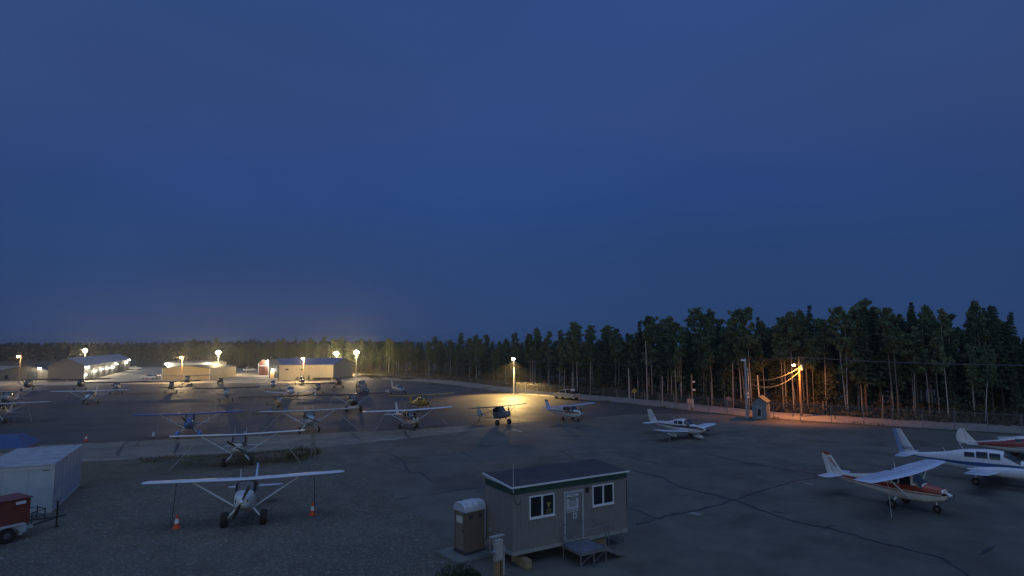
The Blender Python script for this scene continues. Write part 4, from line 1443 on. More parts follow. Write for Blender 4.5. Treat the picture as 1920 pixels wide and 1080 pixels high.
# ------------------------------------------------------------------ vehicles
def vehicle(name, label, cat, pos, rot, kind='car', col=(.4, .4, .42), group='vehicles on the airfield', extra=None, scale=1.0):
    t = thing(name, label, cat, (pos[0], pos[1], 0), rot, group)
    t.scale = (scale,) * 3
    pc = paint(col, .28)
    if kind == 'pickup':
        body = [(2.65, .45), (2.7, .75), (2.55, .98), (1.35, 1.08), (-.70, 1.10), (-.72, 1.14), (-2.7, 1.14), (-2.75, .55), (-2.6, .42)]
        cabp = [(1.35, 1.08), (.75, 1.62), (.45, 1.74), (-.45, 1.74), (-.68, 1.12)]
        wb, wr = (1.75, -1.65), .40
    elif kind == 'suv':
        body = [(2.25, .45), (2.32, .75), (2.15, .98), (1.15, 1.08), (-2.2, 1.10), (-2.32, .7), (-2.25, .42)]
        cabp = [(1.15, 1.08), (.50, 1.62), (.2, 1.74), (-1.9, 1.70), (-2.2, 1.10)]
        wb, wr = (1.40, -1.40), .37
    else:
        body = [(2.25, .38), (2.32, .62), (2.1, .80), (1.05, .92), (-1.35, .95), (-2.25, .90), (-2.35, .6), (-2.25, .36)]
        cabp = [(1.05, .92), (.35, 1.34), (.05, 1.42), (-.75, 1.42), (-1.05, 1.36), (-1.65, .93)]
        wb, wr = (1.40, -1.40), .33
    MB().prism(body, -.92, .92).build('body', pc, t, bevel=.05)
    n = len(cabp)
    m = MB()
    vs = [(x, -.86 + .16 * (z > 1.3) * 1, z) for x, z in cabp] + [(x, .86 - .16 * (z > 1.3), z) for x, z in cabp]
    m.add(vs, [tuple(range(n)), tuple(reversed(range(n, 2 * n)))] + [(i, i + n, (i + 1) % n + n, (i + 1) % n) for i in range(n)])
    cb_ = m.build('cab', pc, t)
    for s in (-1, 1):
        ins = []
        cx, cz = sum(p[0] for p in cabp) / n, sum(p[1] for p in cabp) / n
        for x, z in cabp:
            x2, z2 = cx + (x - cx) * .84, cz + (z - cz) * .76
            zt_ = max(p[1] for p in cabp)
            y = (.86 - .16 * max(0, min(1, (z2 - cabp[0][1]) / (zt_ - cabp[0][1])))) * s + .012 * s
            ins.append((x2, y, z2))
        m = MB()
        m.add(ins, [tuple(range(n))])
        m.build('side_window', glass_m, t)
    for (xa, za), (xb, zb), nm in (((cabp[0]), (cabp[1]), 'windshield'), ((cabp[-1]), (cabp[-2]), 'rear_window')):
        k = .10
        dx, dz = xb - xa, zb - za
        nx_, nz_ = (.014, .010) if nm == 'windshield' else (-.014, .008)
        m = MB()
        m.add([(xa + dx * k + nx_, -.76, za + dz * k + nz_), (xa + dx * k + nx_, .76, za + dz * k + nz_), (xa + dx * .92 + nx_, .64, za + dz * .92 + nz_), (xa + dx * .92 + nx_, -.64, za + dz * .92 + nz_)], [(0, 1, 2, 3)])
        m.build(nm, glass_m, t)
    for x in wb:
        for s in (-1, 1):
            wheel(t, (x, .80 * s, wr), wr, .24)
    fx = body[1][0]
    bxr = min(p[0] for p in body)
    for s in (-1, 1):
        MB().box(fx - .06, fx + .012, .55 * s - .2, .55 * s + .2, .70, .86).build('headlight', mat('headlight_glass', (.55, .55, .55), .15), t)
        MB().box(bxr - .012, bxr + .05, .72 * s - .12, .72 * s + .12, .72, .95).build('tail_light', mat('tail_light_red', (.25, .02, .02), .3), t)
    MB().box(fx - .03, fx + .06, -.88, .88, .42, .60).build('bumper', chrome if kind == 'pickup' else pc, t)
    if kind == 'pickup':
        m = MB()
        m.box(-2.6, -.8, -.80, .80, 1.142, 1.15)
        m.build('bed_opening', black, t)
    return t


pk_pos = gp(1062, 748.5)
pt_ = vehicle('pickup_truck', 'pickup truck with loaded bed parked beside the fence', 'pickup truck', pk_pos, R(131), 'pickup', (.46, .42, .34))
MB().box(-2.5, -.9, -.75, .75, 1.155, 1.55).build('bed_load', black, pt_, bevel=.05)
MB().box(-1.9, -1.3, -.3, .3, 1.555, 1.90).build('white_tank', white, pt_, bevel=.05)
cars = [
    ('car', 'silver car beside the tan hangar', 'car', gp(281, 711), R(178), 'car', (.48, .48, .50)),
    ('car', 'white car near the low gabled building', 'car', gp(126, 714), R(4), 'car', (.60, .60, .60)),
    ('car', 'white car at the far end of the lit hangar row', 'car', gp(253, 693.5), R(10), 'car', (.72, .72, .70)),
    ('van', 'small white van in the yard behind the hangars', 'van', gp(467, 697), R(70), 'suv', (.66, .66, .66)),
    ('utility_vehicle', 'dark utility vehicle with pale bumper behind the black bush plane', 'vehicle', gp(680, 738.5), R(-68), 'suv', (.03, .03, .035)),
    ('utility_vehicle', 'dark utility vehicle parked behind another dark one', 'vehicle', gp(677, 727), R(-66), 'suv', (.035, .04, .05)),
]
for nm, lab, cat, p, rz, k, col in cars:
    vehicle(nm, lab, cat, p, rz, k, col)
cart = thing('service_cart', 'small dark service cart with beacon post before the yard', 'cart', gp(413, 719.5), R(-80))
MB().box(-.7, .7, -.5, .5, .35, 1.0).build('cart_body', black, cart, bevel=.04)
MB().box(-.6, -.1, -.45, .45, 1.0, 1.5).build('cart_seat_box', dark_steel, cart)
MB().tube([(-.5, 0, 1.5), (-.5, 0, 2.0)], .04, 6).build('beacon_post', steel, cart)
for x in (-.5, .5):
    for s in (-1, 1):
        wheel(cart, (x, .5 * s, .22), .22, .14, n=12)


# ------------------------------------------------------------------ hangars
def building(name, label, cat, loc, rot, w, d, eave, ridge, ridge_dir, wall_m, roof_m, ribs=.9, over=.3, trim_m=None, group=None):
    """front face on y=0 facing -y, x from 0 to w"""
    t = thing(name, label, cat, loc, rot, group)
    m = MB()
    if ridge_dir == 'x':
        m.add([(0, 0, 0), (w, 0, 0), (w, d, 0), (0, d, 0), (0, 0, eave), (w, 0, eave), (w, d, eave), (0, d, eave), (0, d / 2, ridge), (w, d / 2, ridge)],
              [(0, 1, 5, 4), (1, 2, 6, 9, 5), (2, 3, 7, 6), (3, 0, 4, 8, 7)])
    else:
        m.add([(0, 0, 0), (w, 0, 0), (w, d, 0), (0, d, 0), (0, 0, eave), (w, 0, eave), (w, d, eave), (0, d, eave), (w / 2, 0, ridge), (w / 2, d, ridge)],
              [(0, 1, 5, 8, 4), (1, 2, 6, 5), (2, 3, 7, 9, 6), (3, 0, 4, 7)])
    m.build('wall', wall_m, t)
    e = .12
    for s in (0, 1):
        m = MB()
        if ridge_dir == 'x':
            ya, yb = (-over, d / 2) if s == 0 else (d + over, d / 2)
            sl_ = (ridge - eave) / (d / 2)
            za = eave - over * sl_
            a4 = [(-over, ya, za), (w + over, ya, za), (w + over, yb, ridge), (-over, yb, ridge)]
        else:
            xa, xb = (-over, w / 2) if s == 0 else (w + over, w / 2)
            sl_ = (ridge - eave) / (w / 2)
            za = eave - over * sl_
            a4 = [(xa, -over, za), (xa, d + over, za), (xb, d + over, ridge), (xb, -over, ridge)]
        m.add([(x, y, z + .02) for x, y, z in a4] + [(x, y, z + .02 + e) for x, y, z in a4], [(0, 1, 2, 3), (4, 5, 6, 7), (0, 1, 5, 4), (1, 2, 6, 5), (2, 3, 7, 6), (3, 0, 4, 7)])
        m.build('roof', roof_m, t)
    if ribs:
        k = int(w / ribs)
        m = MB()
        for i in range(1, k):
            x = i * w / k
            top = eave if ridge_dir == 'x' else eave + (ridge - eave) * (1 - abs(x - w / 2) / (w / 2))
            m.box(x - .03, x + .03, -.035, .0, .05, top - .05)
        m.build('wall_ribs', wall_m, t)
    if trim_m:
        m = MB()
        m.box(-.05, .12, -.06, -.004, 0, eave).box(w - .12, w + .05, -.06, -.004, 0, eave)
        m.build('corner_trim', trim_m, t)
    return t


tanw = mat('tan_metal', (.48, .36, .19), .55, var=.08, world_coords=True)
beige = mat('beige_metal', (.46, .40, .28), .55, var=.08, world_coords=True)
palew = mat('pale_metal', (.42, .46, .44), .55, var=.08, world_coords=True)
greyw = mat('grey_metal', (.15, .145, .135), .6, var=.12, world_coords=True)
darkdoor = mat('dark_door', (.07, .07, .07), .6)
bluer = mat('blue_metal_roof', (.07, .12, .24), .4, .1, var=.1, world_coords=True)
darkr = mat('dark_roof', (.05, .05, .055), .6, world_coords=True)
greyr = mat('grey_metal_roof', (.20, .23, .28), .4, .2, world_coords=True)


def wall_lamp(parent_loc, label, rot, power, col=COOL, size=.5, group='wall lamps on the hangars', out=.75):
    t = thing('wall_lamp', label, 'wall lamp', parent_loc, rot, group)
    MB().box(-size * .5, size * .5, -.30, 0, .10, .38).build('housing', dark_steel, t)
    MB().box(-size * .45, size * .45, -.325, -.12, -.12, .098).build('lens', cool_e, t)
    if out > 1:  # arm parts added so the bulb lights the wall from further out
        MB().tube([(0, 0, .3), (0, -out, .42)], .04, 6).build('added_bracket', dark_steel, t)
        MB().lathe([(.1, .40), (.22, .34), (.26, .22)], 12, 'z', (0, -out, 0)).build('added_hood', dark_steel, t, True)
    lamp_light(t, (0, -out, -.05), power * 5, col, .15)
    return t


# tan gabled hangar
p0, p1 = gp(303, 711.5), gp(393, 711.5)
wT = p1.x - p0.x
th = building('tan_hangar', 'tan low-gabled hangar facing the apron', 'hangar', (p0.x, p0.y, 0), 0, wT, 16, 3.15, 3.85, 'y', tanw, darkr, trim_m=trim, over=.2)
MB().box(wT * .30, wT * .70, -.05, -.004, .02, 2.7).build('hangar_door', tanw, th)
for x in (.30, .43, .57, .70):
    MB().box(wT * x - .05, wT * x + .05, -.09, -.052, 0, 2.8).build('door_post', tanw, th)
# pale building behind
p0, p1 = gp(312, 703), gp(391, 703)
wP = p1.x - p0.x
ph = building('pale_shop', 'pale green-grey flat-fronted shop behind the tan hangar', 'building', (p0.x, p0.y, 0), 0, wP, 12, 4.0, 4.5, 'x', palew, darkr, trim_m=None)
MB().box(wP * .5, wP * .56, -.06, -.004, .02, 2.2).build('door', darkdoor, ph)
wall_lamp((p0.x - .3, p0.y - .1, 3.6), 'lamp at the end of the pale shop away from the beige hangar', 0, 260)
wall_lamp((p1.x + .5, p1.y - .1, 3.5), 'lamp at the end of the pale shop towards the beige hangar', 0, 420)
# beige hangar
p0, p1 = gp(522, 713), gp(625, 713)
wB = p1.x - p0.x
bh = building('beige_hangar', 'long beige metal hangar with blue roof', 'hangar', (p0.x, p0.y, 0), 0, wB, 20, 4.3, 5.9, 'x', beige, bluer, trim_m=mat('brown_trim', (.10, .06, .05), .6))
for x in (.12, .40):
    o = MB().box(wB * x, wB * x + .9, -.06, -.004, 2.85, 3.2).build('window', dark_steel, bh)
    MB().box(wB * x + .06, wB * x + .42, -.068, -.062, 2.9, 3.15).box(wB * x + .48, wB * x + .84, -.068, -.062, 2.9, 3.15).build('pane', glass_m, o)
MB().box(wB * .62, wB * .96, -.055, -.004, .05, .55).build('base_board', dark_steel, bh)
# dark shop with its lit doorway, joined on the yard side
q0 = gp(504, 709)
dk = building('dark_shop', 'shade-darkened gabled shop beside the beige hangar with a lit doorway', 'building', (q0.x, q0.y, 0), 0, 3.6, 9, 4.6, 5.6, 'y', mat('shaded_wall', (.06, .075, .10), .6), bluer, ribs=.6)  # the shade it stands in is put into the dark wall colour
dw = MB().box(.35, 1.55, -.06, -.004, .05, 2.1).build('door', mat('lit_door', (.62, .40, .22), .6), dk)  # the doorway's light is put into the bright door colour
wall_lamp((q0.x + 1.2, q0.y - .15, 2.5), 'lamp over the doorway of the dark shop', 0, 60, (1, .8, .5), .4)
# red-brown tower-like shed with white trim
q0, q1 = gp(484, 704), gp(503, 704)
rw = q1.x - q0.x
rs_ = building('red_shed', 'narrow red-brown shed with white trim and steep gable', 'shed', (q0.x, q0.y, 0), 0, rw, 6, 4.0, 5.2, 'y', mat('red_brown_wall', (.17, .06, .05), .65), darkr, ribs=.5, trim_m=trim)
MB().box(rw * .38, rw * .66, -.07, -.004, .05, 3.0).build('door', mat('dark_red_door', (.09, .03, .03), .6), rs_)
MB().box(rw * .06, rw * .94, -.08, -.004, 3.1, 3.25).build('white_band', trim, rs_)
wall_lamp((q1.x - .2, q0.y - .15, 4.6), 'bright lamp high on the red-brown shed', 0, 420)
# low wide gabled building at the left edge
q0, q1 = gp(-28, 713.5), gp(122, 713.5)
lw_ = q1.x - q0.x
lb_ = building('low_hangar', 'wide low-gabled metal hangar with a bright lamp on its front', 'hangar', (q0.x, q0.y, 0), 0, lw_, 10, 1.7, 4.1, 'y', mat('brown_grey_metal', (.16, .14, .115), .6, world_coords=True), darkr, ribs=1.2)
for x, ww in ((.24, 1.1), (.52, 3.0), (.78, 1.1)):
    zt_ = 2.4 if ww > 2 else 1.5
    o = MB().box(lw_ * x, lw_ * x + ww, -.07, -.004, .4 if ww < 2 else .03, zt_).build('window' if ww < 2 else 'hangar_door', darkdoor, lb_)
    if ww < 2:
        MB().box(lw_ * x + .08, lw_ * x + ww - .08, -.08, -.072, .48, zt_ - .08).build('pane', glass_m, o)
pl = at(75, 690.5, q0.y - .2)
wall_lamp(pl, 'very bright lamp on the front of the low gabled hangar', 0, 110, COOL, .9, out=2.6)
# receding hangar row with lit bays
n0, n1 = gp(157, 715), gp(243, 693)
dirv = (n1 - n0)
lenr = dirv.length
rot_ = math.atan2(dirv.y, dirv.x)
hr = building('hangar_row', 'long row of grey hangars with lamps between dark doors', 'hangar', (n0.x, n0.y, 0), rot_, lenr, 8, 4.2, 6.2, 'x', greyw, greyr, ribs=1.5)
# its outer face must look towards the apron
hr.rotation_euler[2] = rot_
bays = 9
ux = dirv.normalized()
nrm = Vector((ux.y, -ux.x, 0))
for i in range(bays):
    x = (i + .5) * lenr / bays
    MB().box(x - lenr / bays * .36, x + lenr / bays * .36, -.09, -.04, .03, 3.5).build('hangar_door', darkdoor, hr)
lampspots = [(160, 688, .04), (174, 695, .16), (184, 691, .28), (194, 689.5, .40), (203, 688, .52), (210, 681.5, .60), (232, 679.5, .86), (238, 672, .95), (151, 704, .005)]
LAMP_ORD = ('first', 'second', 'third', 'fourth', 'fifth', 'sixth', 'seventh', 'eighth', 'ninth')
for i, (px, py, k) in enumerate(lampspots):
    p = n0.lerp(n1, k) + nrm * .12
    zt_ = max(1.8, min(5.6, CAM_H - (py - 648) / FOC * p.y))
    zt_ = min(zt_, 4.1)
    wall_lamp((p.x, p.y, zt_), 'wall lamp %s from the low gabled hangar along the long hangar row' % LAMP_ORD[sorted(q[2] for q in lampspots).index(k)], rot_, 110, COOL, .45)


# ------------------------------------------------------------------ lamp masts
def lamp_mast(px, base_py, top_py, label, power, heads=2, wooden=False, col=WARM, em=None, arm=1.0, size=.55, toward=-90, group='lamp masts', face=None, spot=None, r=.09, radius=.3, tilt=.1):
    b = gp(px, base_py)
    top = CAM_H - (top_py - 648) / FOC * b.y
    t = thing('lamp_mast', label, 'lamp mast', b, 0, group)
    MB().tube([(0, 0, 0), (0, 0, top + .25)], [r * 1.3, r * .8], 10).build('pole', pole_wood if wooden else steel, t, True)
    MB().box(-.25, .25, -.25, .25, 0, .12).build('footing', concrete, t)
    dx, dy = math.cos(R(toward)), math.sin(R(toward))
    sx, sy = -dy, dx
    MB().tube([(0, 0, top + .1), (dx * arm, dy * arm, top + .2)], .045, 6).build('arm', steel, t)
    ring = [(0, 0)] if heads == 1 else [(size * .62 * math.cos(2 * math.pi * k / heads), size * .62 * math.sin(2 * math.pi * k / heads)) for k in range(heads)]
    cxa, cya = (dx * arm, dy * arm) if heads == 1 else (0, 0)
    if heads > 1:  # several heads and their frame added to shape a round glare blob
        MB().box(-size * .95, size * .95, -.12, -.04, top - size * .5, top - size * .4).box(-size * .95, size * .95, -.12, -.04, top + size * .75, top + size * .85).build('added_head_frame', dark_steel, t)
    for ox, oy in ring:
        hm = Matrix.Translation((cxa + ox, cya - (.25 if heads > 1 else 0), top + oy)) @ Matrix.Rotation(R(toward + 90), 4, 'Z')
        h = MB(hm).lathe([(size * .30, .34), (size * .46, .26), (size * .52, .05)], 14).build('lamp_head', dark_steel, t, True)
        MB(hm).lathe([(size * .16, -.62 * size), (size * .40, -.48 * size), (size * .52, -.2 * size), (size * .50, .045)], 14).build('lens', em or flood_e, h, True)
    lamp_light(t, (cxa, cya - (.9 if heads > 1 else 0), top - .35 - (.9 if heads > 1 else .3) * size), power, col, radius, spot, .45, (dx * tilt, dy * tilt, -1))
    return t


lamp_mast(158, 694.4, 656.5, 'tall mast with glaring floodlights above the long hangar row', 6000, 4, size=.72)
lamp_mast(408, 703, 660, 'tall floodlight mast between the pale shop and the beige hangar', 8000, 4, size=.72)
lamp_mast(630, 697, 662, 'floodlight mast just beyond the end of the beige hangar', 8000, 4, size=.8)
lamp_mast(667.5, 703, 660, 'floodlight mast on the verge where the fence begins', 9000, 4, size=.72)
lamp_mast(963.5, 740, 671.5, 'single lamp mast lighting a pool of apron beside the fence', 28000, 1, col=(1.0, .65, .22), em=mat('pool_lens', (1.0, .78, .55), emit=60), arm=.9, size=.6, toward=-97, radius=.2, spot=122, tilt=.50)
lamp_mast(568, 716.8, 671, 'wooden lamp pole standing against the beige hangar front', 6500, 1, True, (1, .70, .34), sodium_e, arm=.8, size=.6, group='wooden lamp poles')
lamp_mast(340, 716.8, 669, 'wooden lamp pole standing against the tan hangar front', 6500, 1, True, (1, .70, .34), sodium_e, arm=.8, size=.6, group='wooden lamp poles')
lamp_mast(35, 719, 667, 'wooden lamp pole in front of the low gabled hangar', 1000, 1, True, (1, .66, .30), sodium_e, arm=.8, size=.6, group='wooden lamp poles')


# ------------------------------------------------------------------ utility line along the road
def utility_pole(px, py, top_py, label, arm_rot, lamp=False, h=None):
    b = gp(px, py)
    top = CAM_H - (top_py - 648) / FOC * b.y
    t = thing('utility_pole', label, 'utility pole', b, 0, 'utility poles along the gravel road')
    MB().tube([(0, 0, 0), (0, 0, top)], [.17, .12], 12).build('pole', pole_wood, t, True)
    cx, sx = math.cos(arm_rot), math.sin(arm_rot)
    ends = []
    mm = Matrix.Translation((0, 0, top - .35)) @ Matrix.Rotation(arm_rot, 4, 'Z')
    MB(mm).box(-1.3, 1.3, .13, .24, -.06, .06).build('crossarm', pole_wood, t)
    for o_ in (-1.2, -.4, .4, 1.2):
        MB(mm).lathe([(.03, .06), (.05, .10), (.05, .20), (.03, .24)], 8, 'z', (o_, .185, 0)).build('insulator', steel, t, True)
        ends.append(b + Vector((o_ * cx - .185 * sx, o_ * sx + .185 * cx, top - .10)))
    if lamp:
        MB(Matrix.Translation((.36, .05, 6.7))).lathe([(.10, -.42), (.21, -.38), (.21, .38), (.12, .42)], 14).build('transformer', steel, t, True)
        MB().tube([(0, 0, 7.0), (-.7, -.35, 7.25), (-.95, -.48, 7.2)], .035, 6).build('lamp_arm', steel, t)
        MB(Matrix.Translation((-1.0, -.5, 7.12))).lathe([(.06, .16), (.20, .10), (.23, 0)], 14).build('lamp_hood', dark_steel, t, True)
        MB(Matrix.Translation((-1.0, -.5, 7.10))).lathe([(.20, 0), (.18, -.12), (.08, -.2)], 14).build('lens', sodium_e, t, True)
        lamp_light(t, (-1.0, -.5, 6.85), 4600, SODIUM, .15, 162, .3, (.05, .32, -1))
    return t, ends


E1 = utility_pole(1503, 781, 668, 'utility pole with lit orange street lamp and transformer beside the small shed', R(30), True)
E2 = utility_pole(999, 727, 675, 'utility pole with crossarm beyond the lamp mast', R(35))
E3 = utility_pole(798, 709, 675, 'distant utility pole with crossarm at the wood edge', R(30))
right_end = [e + (E1[1][0] - E2[1][0]) * .9 + Vector((0, 0, -.2)) for e in E1[1]]
for i in range(4):
    for a, b, w in ((E3[1][i], E2[1][i], 'farther'), (E2[1][i], E1[1][i], 'middle'), (E1[1][i], right_end[i], 'nearer')):
        pts = [a.lerp(b, t / 12) - Vector((0, 0, 1.1 * 4 * (t / 12) * (1 - t / 12))) for t in range(13)]
        base = pts[0].copy()
        o = MB().tube([p - base for p in pts], .018, 4).build('power_line', dark_steel, None, loc=base)
        tag(o, '%s span of thin power line, %s wire from the wood' % (w, ('fourth', 'third', 'second', 'first')[i]), 'power line', 'overhead power lines')
# slack service cables from the lamp pole
b1 = gp(1503, 781)
for k, (dz, lab) in enumerate(((0, 'sagging service cable lit orange by the street lamp'), (.55, 'upper slack service cable leaving the street lamp pole'))):
    a = b1 + Vector((-.1, -.1, 6.1 + dz))
    e = gp(1404, 780) + Vector((0, 0, 4.6 + dz))
    pts = [a.lerp(e, t / 14) - Vector((0, 0, (1.3 - .5 * k) * 4 * (t / 14) * (1 - t / 14))) for t in range(15)]
    o = MB().tube([p - a for p in pts], .035 if k == 0 else .02, 5).build('service_cable', mat('cable_grey', (.25, .24, .22), .6), None, loc=a)
    tag(o, lab, 'cable', 'service cables')

# tall steel pole, small shed, cabinets
b = gp(1401, 784)
t = thing('steel_pole', 'tall grey steel pole with small light head beside the small shed', 'pole', b)
top = CAM_H - (672 - 648) / FOC * b.y
MB().tube([(0, 0, 0), (0, 0, top)], [.16, .13], 12).build('pole', mat('grey_pole', (.34, .36, .40), .5), t, True)
MB().box(-.55, .1, -.14, .14, top - .35, top - .10).build('light_head', trim, t, bevel=.03)  # head of a light, left unlit
MB().box(-.25, .25, -.25, .25, 0, .1).build('footing', concrete, t)
b = gp(1405.5, 779)
t = thing('signal_post', 'thin post with two small white discs behind the steel pole', 'post', b)
MB().tube([(0, 0, 0), (0, 0, 6.6)], .07, 8).build('post', steel, t)
for z in (2.55, 3.05):
    MB(Matrix.Translation((-.12, -.1, z))).lathe([(.14, -.03), (.14, .03)], 12, 'y').build('disc', white, t)
b0 = gp(1411, 785.5)
sh = building('small_shed', 'small pale grey gabled shed at the apron edge', 'shed', (b0.x, b0.y, 0), R(-33), 1.75, 2.7, 2.2, 2.85, 'y', mat('shed_grey', (.20, .22, .235), .6), mat('shed_roof', (.06, .065, .075), .7), ribs=.35, over=.12)
o = MB().box(.50, 1.25, -.05, -.004, .05, 1.75).build('door', mat('shed_door', (.27, .28, .29), .5), sh)
MB().box(.68, 1.07, -.06, -.052, .45, 1.35).build('louvre', black, o)
b = gp(1367, 776)
t = thing('transformer_cabinet', 'dark green-grey transformer with fins on a stand', 'transformer', b, R(20))
MB().box(-.45, .45, -.4, .4, .9, 2.05).build('tank', mat('cabinet_grey', (.09, .10, .11), .6), t, bevel=.03)
for k in range(6):
    MB().box(-.40 + k * .15, -.36 + k * .15, -.52, -.402, 1.0, 1.9).build('fin', mat('cabinet_grey', (.09, .10, .11)), t)
for x in (-.4, .4):
    for y in (-.35, .35):
        MB().box(x - .04, x + .04, y - .04, y + .04, 0, .9).build('leg', steel, t)
for x in (-.25, 0, .25):
    MB().lathe([(.04, 2.05), (.07, 2.12), (.04, 2.2), (.07, 2.27), (.03, 2.4)], 8, 'z', (x, 0, 0)).build('bushing', steel, t, True)
b = gp(1292, 769)
t = thing('control_box', 'pale control box on a post at the fence line', 'control box', b, R(15))
MB().box(-.05, .05, -.05, .05, 0, 1.0).build('post', steel, t)
MB().box(-.32, .32, -.15, .15, .95, 1.7).build('box', mat('panel_grey', (.36, .34, .31)), t, bevel=.02)
b = gp(1298, 768.5)
t = thing('equipment_pole', 'wooden pole with two small pale floodlights at the fence line', 'pole', b)
top = CAM_H - (701 - 648) / FOC * b.y
MB().tube([(0, 0, 0), (0, 0, top)], [.15, .11], 10).build('pole', pole_wood, t, True)
for z in (2.9, 4.1):
    MB().box(.05, .5, -.22, .12, z, z + .22).build('flood_head', trim, t, bevel=.02)
MB().box(-.2, .2, -.3, -.12, .4, 1.6).build('meter_box', steel, t)


def diamond_sign(px, py, top, label, col, z):
    b = gp(px, py)
    t = thing('road_sign', label, 'road sign', b, R(-10), 'diamond road signs beyond the fence')
    MB().box(-.035, .035, -.02, .02, 0, z + .45).build('post', steel, t)
    k = .46
    MB().prism([(0, z - k), (k, z), (0, z + k), (-k, z)], -.04, -.022).build('sign_plate', mat('sign_' + label[:6].strip(), col, .5), t)
    MB().box(-.05, .05, -.046, -.042, z - .22, z + .05).box(-.16, .16, -.046, -.042, z + .05, z + .12).build('sign_symbol', ink, t)


diamond_sign(1190, 752, 731, 'yellow diamond road sign beyond the fence', (.50, .36, .03), 1.75)
diamond_sign(1020, 729, 718, 'orange diamond road sign beyond the fence', (.45, .16, .04), 1.45)
for px, py, lab in ((1487, 781, 'short dark post box by the lit gravel road'), (1566, 786, 'dark box on the orange lit road edge'),):
    b = gp(px, py)
    o = thing('marker_box', lab, 'marker', b)
    MB().box(-.04, .04, -.03, .03, 0, .55).build('stake', dark_steel, o)
    MB().box(-.28, .28, -.06, .02, .5, .80).build('box', black, o)
b = gp(1544, 776)
o = tag(MB().tube([(0, 0, 0), (0, 0, 1.8)], [.13, .12], 8).build('wood_post', pole_wood, None, loc=b), 'stout bare wooden post on the far side of the gravel road', 'post')

# ------------------------------------------------------------------ chain-link fence
fence_line = [p.copy() for p in offset_line(EDGE, .5)] + [last + Vector((0, .5, 0))]
fn = thing('chain_link_fence', 'chain-link fence with angled barbed-wire arms along the apron edge', 'fence', fence_line[3])
fo = fence_line[3]
pts = []
acc = 0
for i in range(len(fence_line) - 1):
    a, b = fence_line[i], fence_line[i + 1]
    ln = (b - a).length
    k = max(1, round(ln / 3.0))
    for j in range(k):
        pts.append(a.lerp(b, j / k))
pts.append(fence_line[-1])
post_me = None
for i, p in enumerate(pts):
    q = pts[min(i + 1, len(pts) - 1)] - pts[max(i - 1, 0)]
    if post_me is None:
        o = MB().tube([(0, 0, 0), (0, 0, 2.15), (0, -.32, 2.5)], [.045, .042, .02], 6).build('post', mat('fence_steel', (.24, .24, .24), .7, .2), fn)
        post_me = o.data
    else:
        o = bpy.data.objects.new('post', post_me)
        C.objects.link(o)
        o.parent = fn
    o.location = p - fo
    o.rotation_euler = (0, 0, math.atan2(q.y, q.x))
for z, dy in ((2.12, 0), (2.25, -.1), (2.36, -.2), (2.48, -.3), (.08, 0)):
    m = MB()
    m.tube([p - fo + Vector((0, dy, z)) for p in pts], .015 if z == 2.12 else .0035, 4)
    m.build('rail' if z == 2.12 else 'wire', mat('fence_steel', (.36, .36, .36)), fn)
cl = bpy.data.materials.new('chain_link')
cl.use_nodes = True
nt = cl.node_tree
tr = nt.nodes.new('ShaderNodeBsdfTransparent')
mx = nt.nodes.new('ShaderNodeMixShader')
bsdf = nt.nodes['Principled BSDF']
bsdf.inputs['Base Color'].default_value = (.22, .22, .22, 1)
bsdf.inputs['Roughness'].default_value = .6
tc = nt.nodes.new('ShaderNodeNewGeometry')
# diagonal wire lattice, 5 cm pitch: coverage of thin wires
sepx = nt.nodes.new('ShaderNodeSeparateXYZ')
nt.links.new(tc.outputs['Position'], sepx.inputs[0])
outs = []
for s in (1, -1):
    m1 = nt.nodes.new('ShaderNodeMath')
    m1.operation = 'MULTIPLY_ADD'
    m1.inputs[1].default_value = 1.25
    nt.links.new(sepx.outputs['X'], m1.inputs[0])
    mz = nt.nodes.new('ShaderNodeMath')
    mz.operation = 'MULTIPLY'
    mz.inputs[1].default_value = s
    nt.links.new(sepx.outputs['Z'], mz.inputs[0])
    nt.links.new(mz.outputs[0], m1.inputs[2])
    fr_ = nt.nodes.new('ShaderNodeMath')
    fr_.operation = 'PINGPONG'
    fr_.inputs[1].default_value = .035
    nt.links.new(m1.outputs[0], fr_.inputs[0])
    lt = nt.nodes.new('ShaderNodeMath')
    lt.operation = 'LESS_THAN'
    lt.inputs[1].default_value = .0028
    nt.links.new(fr_.outputs[0], lt.inputs[0])
    outs.append(lt.outputs[0])
mxx = nt.nodes.new('ShaderNodeMath')
mxx.operation = 'MAXIMUM'
nt.links.new(outs[0], mxx.inputs[0])
nt.links.new(outs[1], mxx.inputs[1])
nt.links.new(mxx.outputs[0], mx.inputs[0])
nt.links.new(tr.outputs[0], mx.inputs[1])
nt.links.new(bsdf.outputs[0], mx.inputs[2])
nt.links.new(mx.outputs[0], nt.nodes['Material Output'].inputs['Surface'])
for i in range(len(pts) - 1):
    a, b = pts[i] - fo, pts[i + 1] - fo
    MB().add([a + Vector((0, 0, .06)), b + Vector((0, 0, .06)), b + Vector((0, 0, 2.12)), a + Vector((0, 0, 2.12))], [(0, 1, 2, 3)]).build('mesh_panel', cl, fn)


